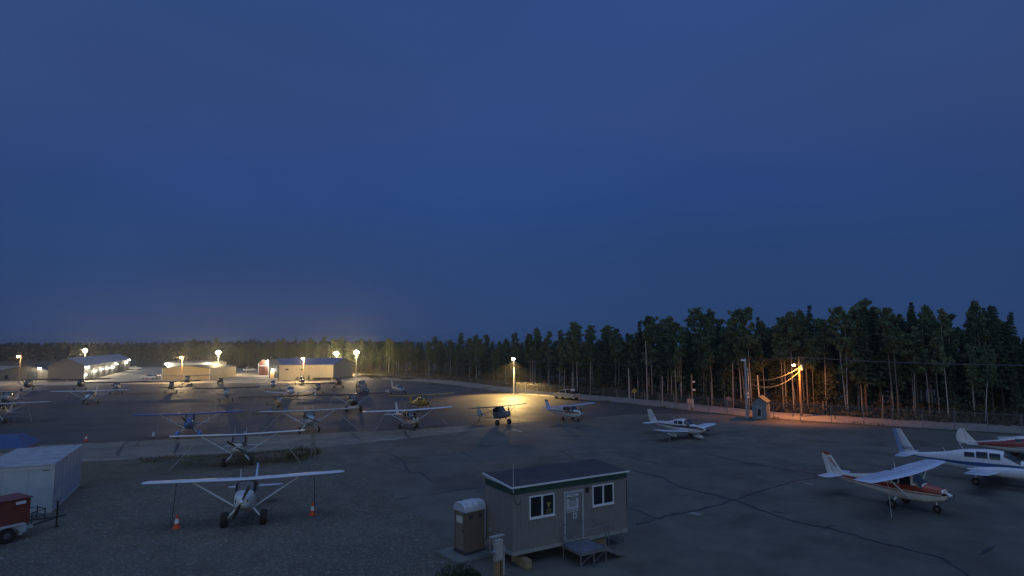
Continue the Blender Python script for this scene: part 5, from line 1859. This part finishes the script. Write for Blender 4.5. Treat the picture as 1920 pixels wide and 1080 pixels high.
# ------------------------------------------------------------------ trees
def leaf_material(name, cols, rough=.7):
    m = bpy.data.materials.new(name)
    m.use_nodes = True
    nt = m.node_tree
    b = nt.nodes['Principled BSDF']
    b.inputs['Roughness'].default_value = rough
    b.inputs['Specular IOR Level'].default_value = .25
    g = nt.nodes.new('ShaderNodeNewGeometry')
    n = nt.nodes.new('ShaderNodeTexNoise')
    n.inputs['Scale'].default_value = .9
    n.inputs['Detail'].default_value = 3
    nt.links.new(g.outputs['Position'], n.inputs['Vector'])
    oi = nt.nodes.new('ShaderNodeObjectInfo')
    ad = nt.nodes.new('ShaderNodeMath')
    ad.operation = 'MULTIPLY_ADD'
    ad.inputs[1].default_value = .45
    nt.links.new(oi.outputs['Random'], ad.inputs[0])
    sb = nt.nodes.new('ShaderNodeMath')
    sb.operation = 'SUBTRACT'
    sb.inputs[1].default_value = .22
    nt.links.new(n.outputs[0], sb.inputs[0])
    nt.links.new(sb.outputs[0], ad.inputs[2])
    r_ = nt.nodes.new('ShaderNodeValToRGB')
    r_.color_ramp.elements[0].position = .25
    r_.color_ramp.elements[1].position = .75
    r_.color_ramp.elements[0].color = (*cols[0], 1)
    r_.color_ramp.elements[1].color = (*cols[1], 1)
    nt.links.new(ad.outputs[0], r_.inputs[0])
    nt.links.new(r_.outputs[0], b.inputs['Base Color'])
    return m


birch_leaf = leaf_material('birch_leaf', ((.080, .115, .055), (.150, .180, .085)))
spruce_leaf = leaf_material('spruce_leaf', ((.052, .080, .045), (.100, .130, .070)))
under_leaf = leaf_material('undergrowth_leaf', ((.05, .055, .022), (.11, .085, .035)))
bark_b = mat('birch_bark', (.44, .41, .36), .8, var=.45, scale=3, detail=6)
_nt = bark_b.node_tree
_oi = _nt.nodes.new('ShaderNodeObjectInfo')
_mr = _nt.nodes.new('ShaderNodeMapRange')
_mr.inputs['To Min'].default_value = .30
_mr.inputs['To Max'].default_value = 1.15
_nt.links.new(_oi.outputs['Random'], _mr.inputs[0])
_vm = _nt.nodes.new('ShaderNodeVectorMath')
_vm.operation = 'SCALE'
_src = _nt.nodes['Principled BSDF'].inputs['Base Color'].links[0].from_socket
_nt.links.new(_src, _vm.inputs[0])
_nt.links.new(_mr.outputs[0], _vm.inputs['Scale'])
_nt.links.new(_vm.outputs[0], _nt.nodes['Principled BSDF'].inputs['Base Color'])
bark_s = mat('spruce_bark', (.10, .08, .06), .9, var=.3, scale=4)


def quads(centres, sizes, r, flat=0.0, nrm_out=None):
    """leaf-clump faces: random oriented quads"""
    n = len(centres)
    a = r.normal(size=(n, 3))
    if flat:
        a[:, 2] *= (1 - flat)
    a /= np.linalg.norm(a, axis=1)[:, None] + 1e-9
    b = r.normal(size=(n, 3))
    b -= (b * a).sum(1)[:, None] * a
    b /= np.linalg.norm(b, axis=1)[:, None] + 1e-9
    s = np.asarray(sizes)[:, None]
    asp = r.uniform(.45, .9, (n, 1))
    c = np.asarray(centres)
    v = np.stack([c - a * s - b * s * asp * .5, c + a * s * .2 - b * s * asp, c + a * s, c - a * s * .1 + b * s * asp], 1).reshape(-1, 3)
    return v


def mesh_from_quads(name, v, material):
    me = bpy.data.meshes.new(name)
    n = len(v) // 4
    me.vertices.add(len(v))
    me.vertices.foreach_set('co', v.astype(np.float32).ravel())
    me.loops.add(4 * n)
    me.loops.foreach_set('vertex_index', np.arange(4 * n, dtype=np.int32))
    me.polygons.add(n)
    me.polygons.foreach_set('loop_start', np.arange(0, 4 * n, 4, dtype=np.int32))
    me.update(calc_edges=True)
    me.materials.append(material)
    return me


def birch_parts(seed, H=13.0, start=.42, dens=1.0):
    r = np.random.default_rng(seed)
    bend = r.uniform(-.5, .5, 2)
    trunk = MB()
    axis = lambda t: Vector((bend[0] * math.sin(t * 2.6) * t, bend[1] * math.sin(t * 2.2 + .5) * t, H * t))
    pts = [axis(t) for t in np.linspace(0, 1, 9)]
    trunk.tube(pts, [.085 * (1 - .80 * t) + .008 for t in np.linspace(0, 1, 9)], 7)
    cl, cr_ = [], []
    nb = int(r.integers(20, 27))
    for i in range(nb):
        t = start + (1 - start) * (i + r.uniform(0, 1)) / nb * .97
        a = axis(t)
        ang = r.uniform(0, 6.283)
        ln = (1.25 * math.sin(min(1, (1.04 - t) / (1 - start) * 1.25) * 1.57) + .25) * r.uniform(.55, 1.15)
        up = r.uniform(.35, .95)
        d = Vector((math.cos(ang), math.sin(ang), up)).normalized()
        e = a + d * ln
        trunk.tube([a, a.lerp(e, .55) + Vector((0, 0, .06)), e], [.035 * (1.25 - t), .02 * (1.25 - t) + .004, .006], 4, cap=False)
        for k in range(3):
            c = a.lerp(e, .5 + .5 * k / 2) + Vector(r.normal(0, .22, 3))
            cl.append(c)
            cr_.append(r.uniform(.26, .52))
    # low dead twigs
    for i in range(4):
        t = r.uniform(.15, start)
        a = axis(t)
        ang = r.uniform(0, 6.28)
        trunk.tube([a, a + Vector((math.cos(ang), math.sin(ang), .4)) * r.uniform(.4, .9)], [.014, .004], 3, cap=False)
    cl.append(axis(1.0))
    cr_.append(.45)
    C_, S_ = [], []
    for c, rad in zip(cl, cr_):
        n = int(70 * dens * (rad / .50) ** 2)
        p = r.normal(size=(n, 3))
        p /= np.linalg.norm(p, axis=1)[:, None]
        p *= rad * r.uniform(.25, 1.1, (n, 1)) ** .6
        p[:, 2] *= .8
        C_.append(np.array(c) + p)
        S_.append(r.uniform(.09, .20, n))
    return trunk, quads(np.concatenate(C_), np.concatenate(S_), r)


def spruce_parts(seed, H=13.0, start=.18, rad=1.7):
    r = np.random.default_rng(seed)
    trunk = MB()
    lean = r.uniform(-.25, .25, 2)
    axis = lambda t: Vector((lean[0] * t, lean[1] * t, H * t))
    trunk.tube([axis(t) for t in np.linspace(0, 1, 6)], [.15 * (1 - .93 * t) for t in np.linspace(0, 1, 6)], 7)
    C_, S_ = [], []
    z = start
    while z < .985:
        k = (1 - z) / (1 - start)
        R_ = rad * (k ** .8) * r.uniform(.75, 1.1) + .12
        nb = int(r.integers(6, 9))
        for j in range(nb):
            if r.random() < .12:
                continue
            ang = 6.283 * (j + r.uniform(0, .8)) / nb
            ln = R_ * r.uniform(.7, 1.15)
            a = axis(z)
            d = np.array([math.cos(ang), math.sin(ang), 0])
            n = int(12 + 22 * ln)
            u = r.uniform(.1, 1, n)
            droop = -.30 * ln * u ** 1.5 + .10 * ln * u
            side = np.array([-d[1], d[0], 0])
            p = np.array(a) + d * (ln * u)[:, None] + side * (r.normal(0, .17, n) * (.4 + ln * .4) * (1.1 - u))[:, None]
            p[:, 2] += droop + r.normal(0, .05, n)
            C_.append(p)
            S_.append(r.uniform(.10, .19, n) * (.8 + .3 * k))
            if ln > .6 and r.random() < .5:
                trunk.tube([a, a + Vector((d[0] * ln * .8, d[1] * ln * .8, -.12 * ln))], [.025 * k + .006, .004], 3, cap=False)
        z += (.30 + .28 * k) / H * r.uniform(.8, 1.2)
    return trunk, quads(np.concatenate(C_), np.concatenate(S_), r, flat=.5)


protos = {'birch': [], 'spruce': [], 'snag': []}
trees_meta = {
    'birch': ('birch_tree', birch_leaf, bark_b), 'spruce': ('spruce_tree', spruce_leaf, bark_s)}


def make_proto(kind, i):
    tr_, q = birch_parts(100 + i, 13, [.40, .56, .34, .60, .48, .44][i % 6]) if kind == 'birch' else spruce_parts(200 + i, 13, [.15, .3, .22, .4][i % 4], [1.7, 1.45, 1.9, 1.5][i % 4])
    nm, lm, bmt = trees_meta[kind]
    o = tr_.build('trunk', bmt, None, True)
    cme = mesh_from_quads('crown', q, lm)
    tm = o.data
    bpy.data.objects.remove(o)
    return tm, cme, q


for i in range(6):
    protos['birch'].append(make_proto('birch', i))
for i in range(4):
    protos['spruce'].append(make_proto('spruce', i))

TREE_LABEL = {'birch': 'pale-trunked birch in the dark wood beyond the fence', 'spruce': 'dark spruce in the wood beyond the fence', 'snag': 'bare pale dead trunk at the edge of the wood'}
TREE_GROUP = {'birch': 'birches in the wood beyond the fence', 'spruce': 'spruces in the wood beyond the fence', 'snag': 'dead trunks at the wood edge'}
ntree = 0


ZONES = [(-400, 'beyond the hangars'), (-75, 'behind the beige hangar'), (-48, 'behind the fence-end floodlight mast'), (-24, 'near the distant utility pole'), (-6, 'behind the single lamp mast'),
         (8, 'behind the utility pole past the lamp mast'), (19, 'behind the parked pickup truck'), (28, 'behind the yellow diamond sign'), (34, 'behind the pole with two floodlights'),
         (40, 'behind the steel pole and small shed'), (48, 'lit by the orange street lamp'), (56, 'just past the orange street lamp'), (66, 'behind the twin-engine airplane'), (78, 'behind the dark red airplane')]


def tree_label(kind, p, h):
    zone = [z for x, z in ZONES if p.x >= x][-1]
    what = {'birch': 'pale-trunked birch', 'spruce': 'dark spruce', 'snag': 'bare pale dead trunk'}[kind]
    size = 'tall' if h > 13.5 else ('short' if h < 10.5 else 'middling')
    return '%s %s in the wood %s' % (size, what, zone) if kind != 'snag' else '%s at the wood edge %s' % (what, zone)


def plant(kind, p, h, rz, label=None, lean=(0, 0)):
    global ntree
    nm = trees_meta[kind][0]
    tm, cme, _ = protos[kind][rnd.randrange(len(protos[kind]))]
    t = thing(nm, tree_label(kind, p, h), 'tree', (p.x, p.y, 0), rz, TREE_GROUP[kind])
    s = h / 13
    wdt = s * rnd.uniform(.85, 1.15)
    t.scale = (wdt, wdt, s)
    t.rotation_euler = (lean[0], lean[1], rz)
    for n_, me in (('trunk', tm), ('crown', cme)):
        o = bpy.data.objects.new(n_, me)
        C.objects.link(o)
        o.parent = t
    ntree += 1
    return t


WOOD = [gp(*q) for q in ((2150, 806), (1920, 795.5), (1720, 786), (1500, 771.5), (1250, 750), (1000, 725.5), (800, 707.5), (700, 700), (560, 693.5), (450, 690), (330, 687))]
segl = [(WOOD[i + 1] - WOOD[i]).length for i in range(len(WOOD) - 1)]
total = sum(segl)


def wood_at(s):
    for i, l in enumerate(segl):
        if s <= l or i == len(segl) - 1:
            t = (WOOD[i + 1] - WOOD[i]).normalized()
            return WOOD[i] + t * s, Vector((t.y, -t.x, 0))       # point, direction away from the road
        s -= l


def tree_height(p):
    d = p.y
    base = 14.2 if d < 110 else (14.2 - (d - 110) / 50 * 2.6 if d < 160 else 11.6)
    return base


s = 0.0
while s < total and ntree < 285:
    p, n = wood_at(s)
    d = p.y
    step = .72 if d < 110 else (1.1 if d < 160 else 1.9)
    off = abs(rnd.gauss(0, 1)) * 3.2 + rnd.choice((0, 0, 4, 8))
    q = p + n * off + Vector((rnd.uniform(-.6, .6), rnd.uniform(-.6, .6), 0))
    kind = 'birch' if rnd.random() < (.9 if off < 4 else .5) else 'spruce'
    hh = tree_height(q) * rnd.uniform(.66, 1.10)
    if off > 5:
        hh *= 1.08
    plant(kind, q, hh, rnd.uniform(0, 6.28), None, (rnd.gauss(0, .02), rnd.gauss(0, .025)))
    s += step * rnd.uniform(.6, 1.4)
# tall ones that break the skyline
for px, py, top_y, kind in ((1722, 781, 566, 'spruce'), (1655, 781, 575, 'spruce'), (1625, 782, 578, 'spruce'), (1885, 790, 573, 'spruce'), (1830, 788, 587, 'spruce'), (1590, 779, 588, 'birch'),
                            (1515, 771, 600, 'birch'), (1475, 770, 598, 'birch'), (1258, 747, 597, 'birch'), (1217, 745, 600, 'birch'), (1330, 755, 600, 'birch'), (1110, 735, 619, 'birch'), (1435, 766, 606, 'birch')):
    p = gp(px, py - 3)
    h = CAM_H - (top_y - 648) / FOC * p.y
    plant(kind, p, h, rnd.uniform(0, 6.28))
# bare trunks at the wood edge
for px, py, ty in ((1425, 771, 703), (1242, 756, 705), (1268, 757, 692), (1375, 764, 680), (1180, 748, 690), (1214, 750, 640), (1058, 735, 690), (1073, 736, 698), (1335, 762, 715), (1655, 785, 738)):
    b = gp(px, py)
    top = CAM_H - (ty - 648) / FOC * b.y
    t = thing('dead_trunk', tree_label('snag', b, top), 'tree', b, rnd.uniform(0, 6), TREE_GROUP['snag'])
    l_ = Vector((rnd.uniform(-.25, .25), rnd.uniform(-.2, .2), 0))
    MB().tube([(0, 0, 0), l_ * .4 + Vector((0, 0, top * .5)), l_ + Vector((0, 0, top))], [.13, .10, .07], 8).build('trunk', bark_b, t, True)

# the rest of the wood behind: one mass
def forest_mass():
    r = np.random.default_rng(3)
    Q, T = [], MB()
    k = 0
    s = 0.0
    while s < total:
        p, n = wood_at(s)
        d = p.y
        rows = ((5, 9.5), (8, 11.5), (11, 12.5), (15, 13.2), (20, 13.5), (27, 14)) if d < 170 else ((5, 10), (10, 12), (16, 13), (22, 13.5), (30, 14))
        for off, h in rows:
            q = p + n * (off + r.uniform(-2, 2)) + Vector((*r.uniform(-1.2, 1.2, 2), 0))
            hh = .93 * h * tree_height(q) / 14.2 * r.uniform(.8, 1.1)
            kind = 'birch' if r.random() < .5 else 'spruce'
            _, _, qv = protos[kind][int(r.integers(0, len(protos[kind])))]
            sel = qv.reshape(-1, 4, 3)
            sel = sel[r.random(len(sel)) < (.36 if d < 130 else .26)]
            ang = r.uniform(0, 6.28)
            c_, s_ = math.cos(ang), math.sin(ang)
            rot = np.array([[c_, -s_, 0], [s_, c_, 0], [0, 0, 1]])
            ce = sel.mean(1, keepdims=True)
            sel = ce + (sel - ce) * 1.75
            Q.append((sel.reshape(-1, 3) * (hh / 13)) @ rot.T + (q.x, q.y, 0))
            T.tube([q, q + Vector((0, 0, hh * .9))], [.12, .03], 4, cap=False)
            k += 1
        s += 1.9 if d < 130 else 3.2
    me = mesh_from_quads('wood_foliage', np.concatenate(Q), spruce_leaf)
    o = bpy.data.objects.new('wood_behind', me)
    C.objects.link(o)
    tag(o, 'dense dark wood massed behind the first trees', 'wood', kind='stuff')
    tk_ = T.build('trunks', bark_s, o)
    tk_['kind'] = 'stuff'
    # undergrowth along the edge
    Cn, Sz = [], []
    s = 0.0
    while s < total:
        p, n = wood_at(s)
        for j in range(26):
            o_ = r.uniform(-2.0, 9)
            c = np.array(p + n * o_) + np.array([r.uniform(-1.5, 1.5), r.uniform(-1, 1), 0])
            hh = r.uniform(.4, 2.4) * (.35 if o_ < 0 else 1)
            m_ = 16
            pp_ = c + r.normal(0, .35, (m_, 3)) * (1, 1, 0)
            pp_[:, 2] = np.abs(r.uniform(0, 1, m_)) ** 1.3 * hh
            Cn.append(pp_)
            Sz.append(r.uniform(.10, .24, m_))
        s += 1.6 if p.y < 130 else 3.5
    me = mesh_from_quads('undergrowth', quads(np.concatenate(Cn), np.concatenate(Sz), r), under_leaf)
    o = bpy.data.objects.new('undergrowth', me)
    C.objects.link(o)
    tag(o, 'brown-green undergrowth along the foot of the wood', 'undergrowth', kind='stuff')


forest_mass()


# grass and weeds
def grass(name, label, poly_px, n, hmin, hmax, cols, seed, clumps=None):
    r = np.random.default_rng(seed)
    P = [gp(*q) for q in poly_px]
    xs = [p.x for p in P]
    ys = [p.y for p in P]

    def inside(x, y):
        c = False
        j = len(P) - 1
        for i in range(len(P)):
            if (ys[i] > y) != (ys[j] > y) and x < (xs[j] - xs[i]) * (y - ys[i]) / (ys[j] - ys[i]) + xs[i]:
                c = not c
            j = i
        return c
    V = []
    cl_ = [(r.uniform(min(xs), max(xs)), r.uniform(min(ys), max(ys)), r.uniform(.3, 1.0)) for _ in range(clumps or 60)]
    k = 0
    while k < n:
        cx, cy, cr_ = cl_[int(r.integers(0, len(cl_)))]
        x, y = cx + r.normal(0, cr_), cy + r.normal(0, cr_)
        if not inside(x, y):
            k += .2
            continue
        h = r.uniform(hmin, hmax)
        a = r.uniform(0, 6.28)
        w = .012 + h * .03
        dx, dy = math.cos(a) * w, math.sin(a) * w
        lx, ly = r.normal(0, .3, 2) * h
        V += [(x - dx, y - dy, .01), (x + dx, y + dy, .01), (x + lx + dx * .3, y + ly + dy * .3, h), (x + lx - dx * .3, y + ly - dy * .3, h)]
        k += 1
    me = mesh_from_quads(name, np.array(V), leaf_material(name + '_leaf', cols))
    o = bpy.data.objects.new(name, me)
    C.objects.link(o)
    tag(o, label, 'grass', kind='stuff')


grass('grass_strip', 'dry tufted grass strip beside the taxi lane', ((250, 858), (420, 852), (590, 840), (606, 850), (560, 866), (420, 876), (270, 872)), 6000, .05, .20, ((.10, .095, .035), (.19, .16, .06)), 4, 90)
grass('tall_weeds', 'tall dark weeds at the end of the grass strip', ((535, 846), (590, 842), (604, 852), (575, 862), (540, 862)), 500, .15, .55, ((.06, .06, .025), (.12, .11, .045)), 5, 12)
grass('corner_weeds', 'low green weeds at the foot of the toilet pad', ((835, 1062), (880, 1060), (905, 1085), (890, 1110), (820, 1110), (815, 1080)), 2500, .05, .20, ((.03, .055, .02), (.06, .085, .03)), 6, 20)
grass('verge_grass', 'rough grass between the fence and the gravel road', ((700, 711), (880, 725), (1180, 755), (1500, 787), (1920, 812), (1920, 817), (1500, 791), (1180, 760), (880, 729), (700, 713)), 9000, .1, .4,
      ((.06, .06, .025), (.12, .105, .05)), 8, 400)
grass('yard_weeds', 'rough vegetation behind the lit verge', ((640, 703), (760, 707), (800, 714), (720, 711), (630, 707)), 5000, .2, .7, ((.07, .06, .025), (.14, .11, .045)), 9, 120)
# small shrubs against the beige hangar
for px, py, h in ((581, 713.5, 1.5), (592, 713.5, .8), (600, 713.5, .9), (560, 713.5, 1.1)):
    b = gp(px, py)
    r = np.random.default_rng(px)
    t = thing('shrub', 'small dark shrub at the foot of the beige hangar wall', 'shrub', b + Vector((0, -1.0, 0)), 0, 'shrubs against the beige hangar')
    MB().tube([(0, 0, 0), (.03, 0, h * .8)], [.04, .01], 5).build('stem', bark_s, t)
    n = 260
    c = r.normal(0, .22, (n, 3)) * (1, 1, 0)
    z = r.uniform(.05, 1, n)
    c *= (1.25 - z)[:, None]
    c[:, 2] = z * h
    o = bpy.data.objects.new('foliage', mesh_from_quads('foliage', quads(c, r.uniform(.06, .14, n), r), spruce_leaf))
    C.objects.link(o)
    o.parent = t


# ------------------------------------------------------------------ far woods and hills
def far_woods():
    r = np.random.default_rng(9)
    V = []
    for lo, hi, d0, d1, n, h0, h1, pxa, pxb in ((0, 0, 330, 520, 900, 8, 12, -260, 480), (0, 0, 480, 900, 900, 8, 13, -300, 700), (0, 0, 300, 420, 500, 10, 12.5, 330, 760)):
        for _ in range(n):
            d = r.uniform(d0, d1)
            px = r.uniform(pxa, pxb)
            x = (px - 960) / FOC * d
            h = r.uniform(h0, h1)
            for k in range(34):
                z = r.uniform(.1, 1)
                rad = 2.6 * (1.05 - z) ** .7
                a = r.uniform(0, 6.28)
                c = np.array([x + rad * math.cos(a), d + rad * math.sin(a), z * h])
                V.append(quads(c[None], [r.uniform(.5, 1.0)], r))
    me = mesh_from_quads('far_woods', np.concatenate(V), leaf_material('far_wood_leaf', ((.022, .036, .022), (.045, .06, .034))))
    o = bpy.data.objects.new('far_woods', me)
    C.objects.link(o)
    tag(o, 'low dark woods far beyond the hangars', 'wood', kind='stuff')


far_woods()
r = np.random.default_rng(2)
for (d, h, lab) in ((1000, 13.5, 1), (1500, 18.5, 2)):
    rows = [[], [], []]
    for i in range(90):
        x = -3200 + i * 75
        z = h * (.80 + .25 * math.sin(x * .0021 + lab) + .06 * math.sin(x * .009 * lab) + .04 * r.random())
        z *= max(.15, min(1, (1200 - x) / 1600))
        rows[0].append((x, d - 200, -1))
        rows[1].append((x, d, z))
        rows[2].append((x, d + 400, -1))
    o = MB().grid(rows).build('hills', mat('far_hill', (.035, .05, .04), .95, var=.3, scale=.02, world_coords=True), None, True)
    o['kind'] = 'structure'


# ------------------------------------------------------------------ thin evening haze over the field
hz = bpy.data.materials.new('haze')
hz.use_nodes = True
hn = hz.node_tree
hn.nodes.remove(hn.nodes['Principled BSDF'])
pv = hn.nodes.new('ShaderNodeVolumePrincipled')
pv.inputs['Color'].default_value = (.86, .90, .96, 1)
pv.inputs['Density'].default_value = .00036
pv.inputs['Anisotropy'].default_value = .8
hn.links.new(pv.outputs[0], hn.nodes['Material Output'].inputs['Volume'])
o = MB().box(-3600, 3700, -120, 2100, -2.5, 23).build('haze', hz)
tag(o, 'thin dusk haze over the whole airfield', 'haze', kind='stuff')
sc.cycles.volume_bounces = 0
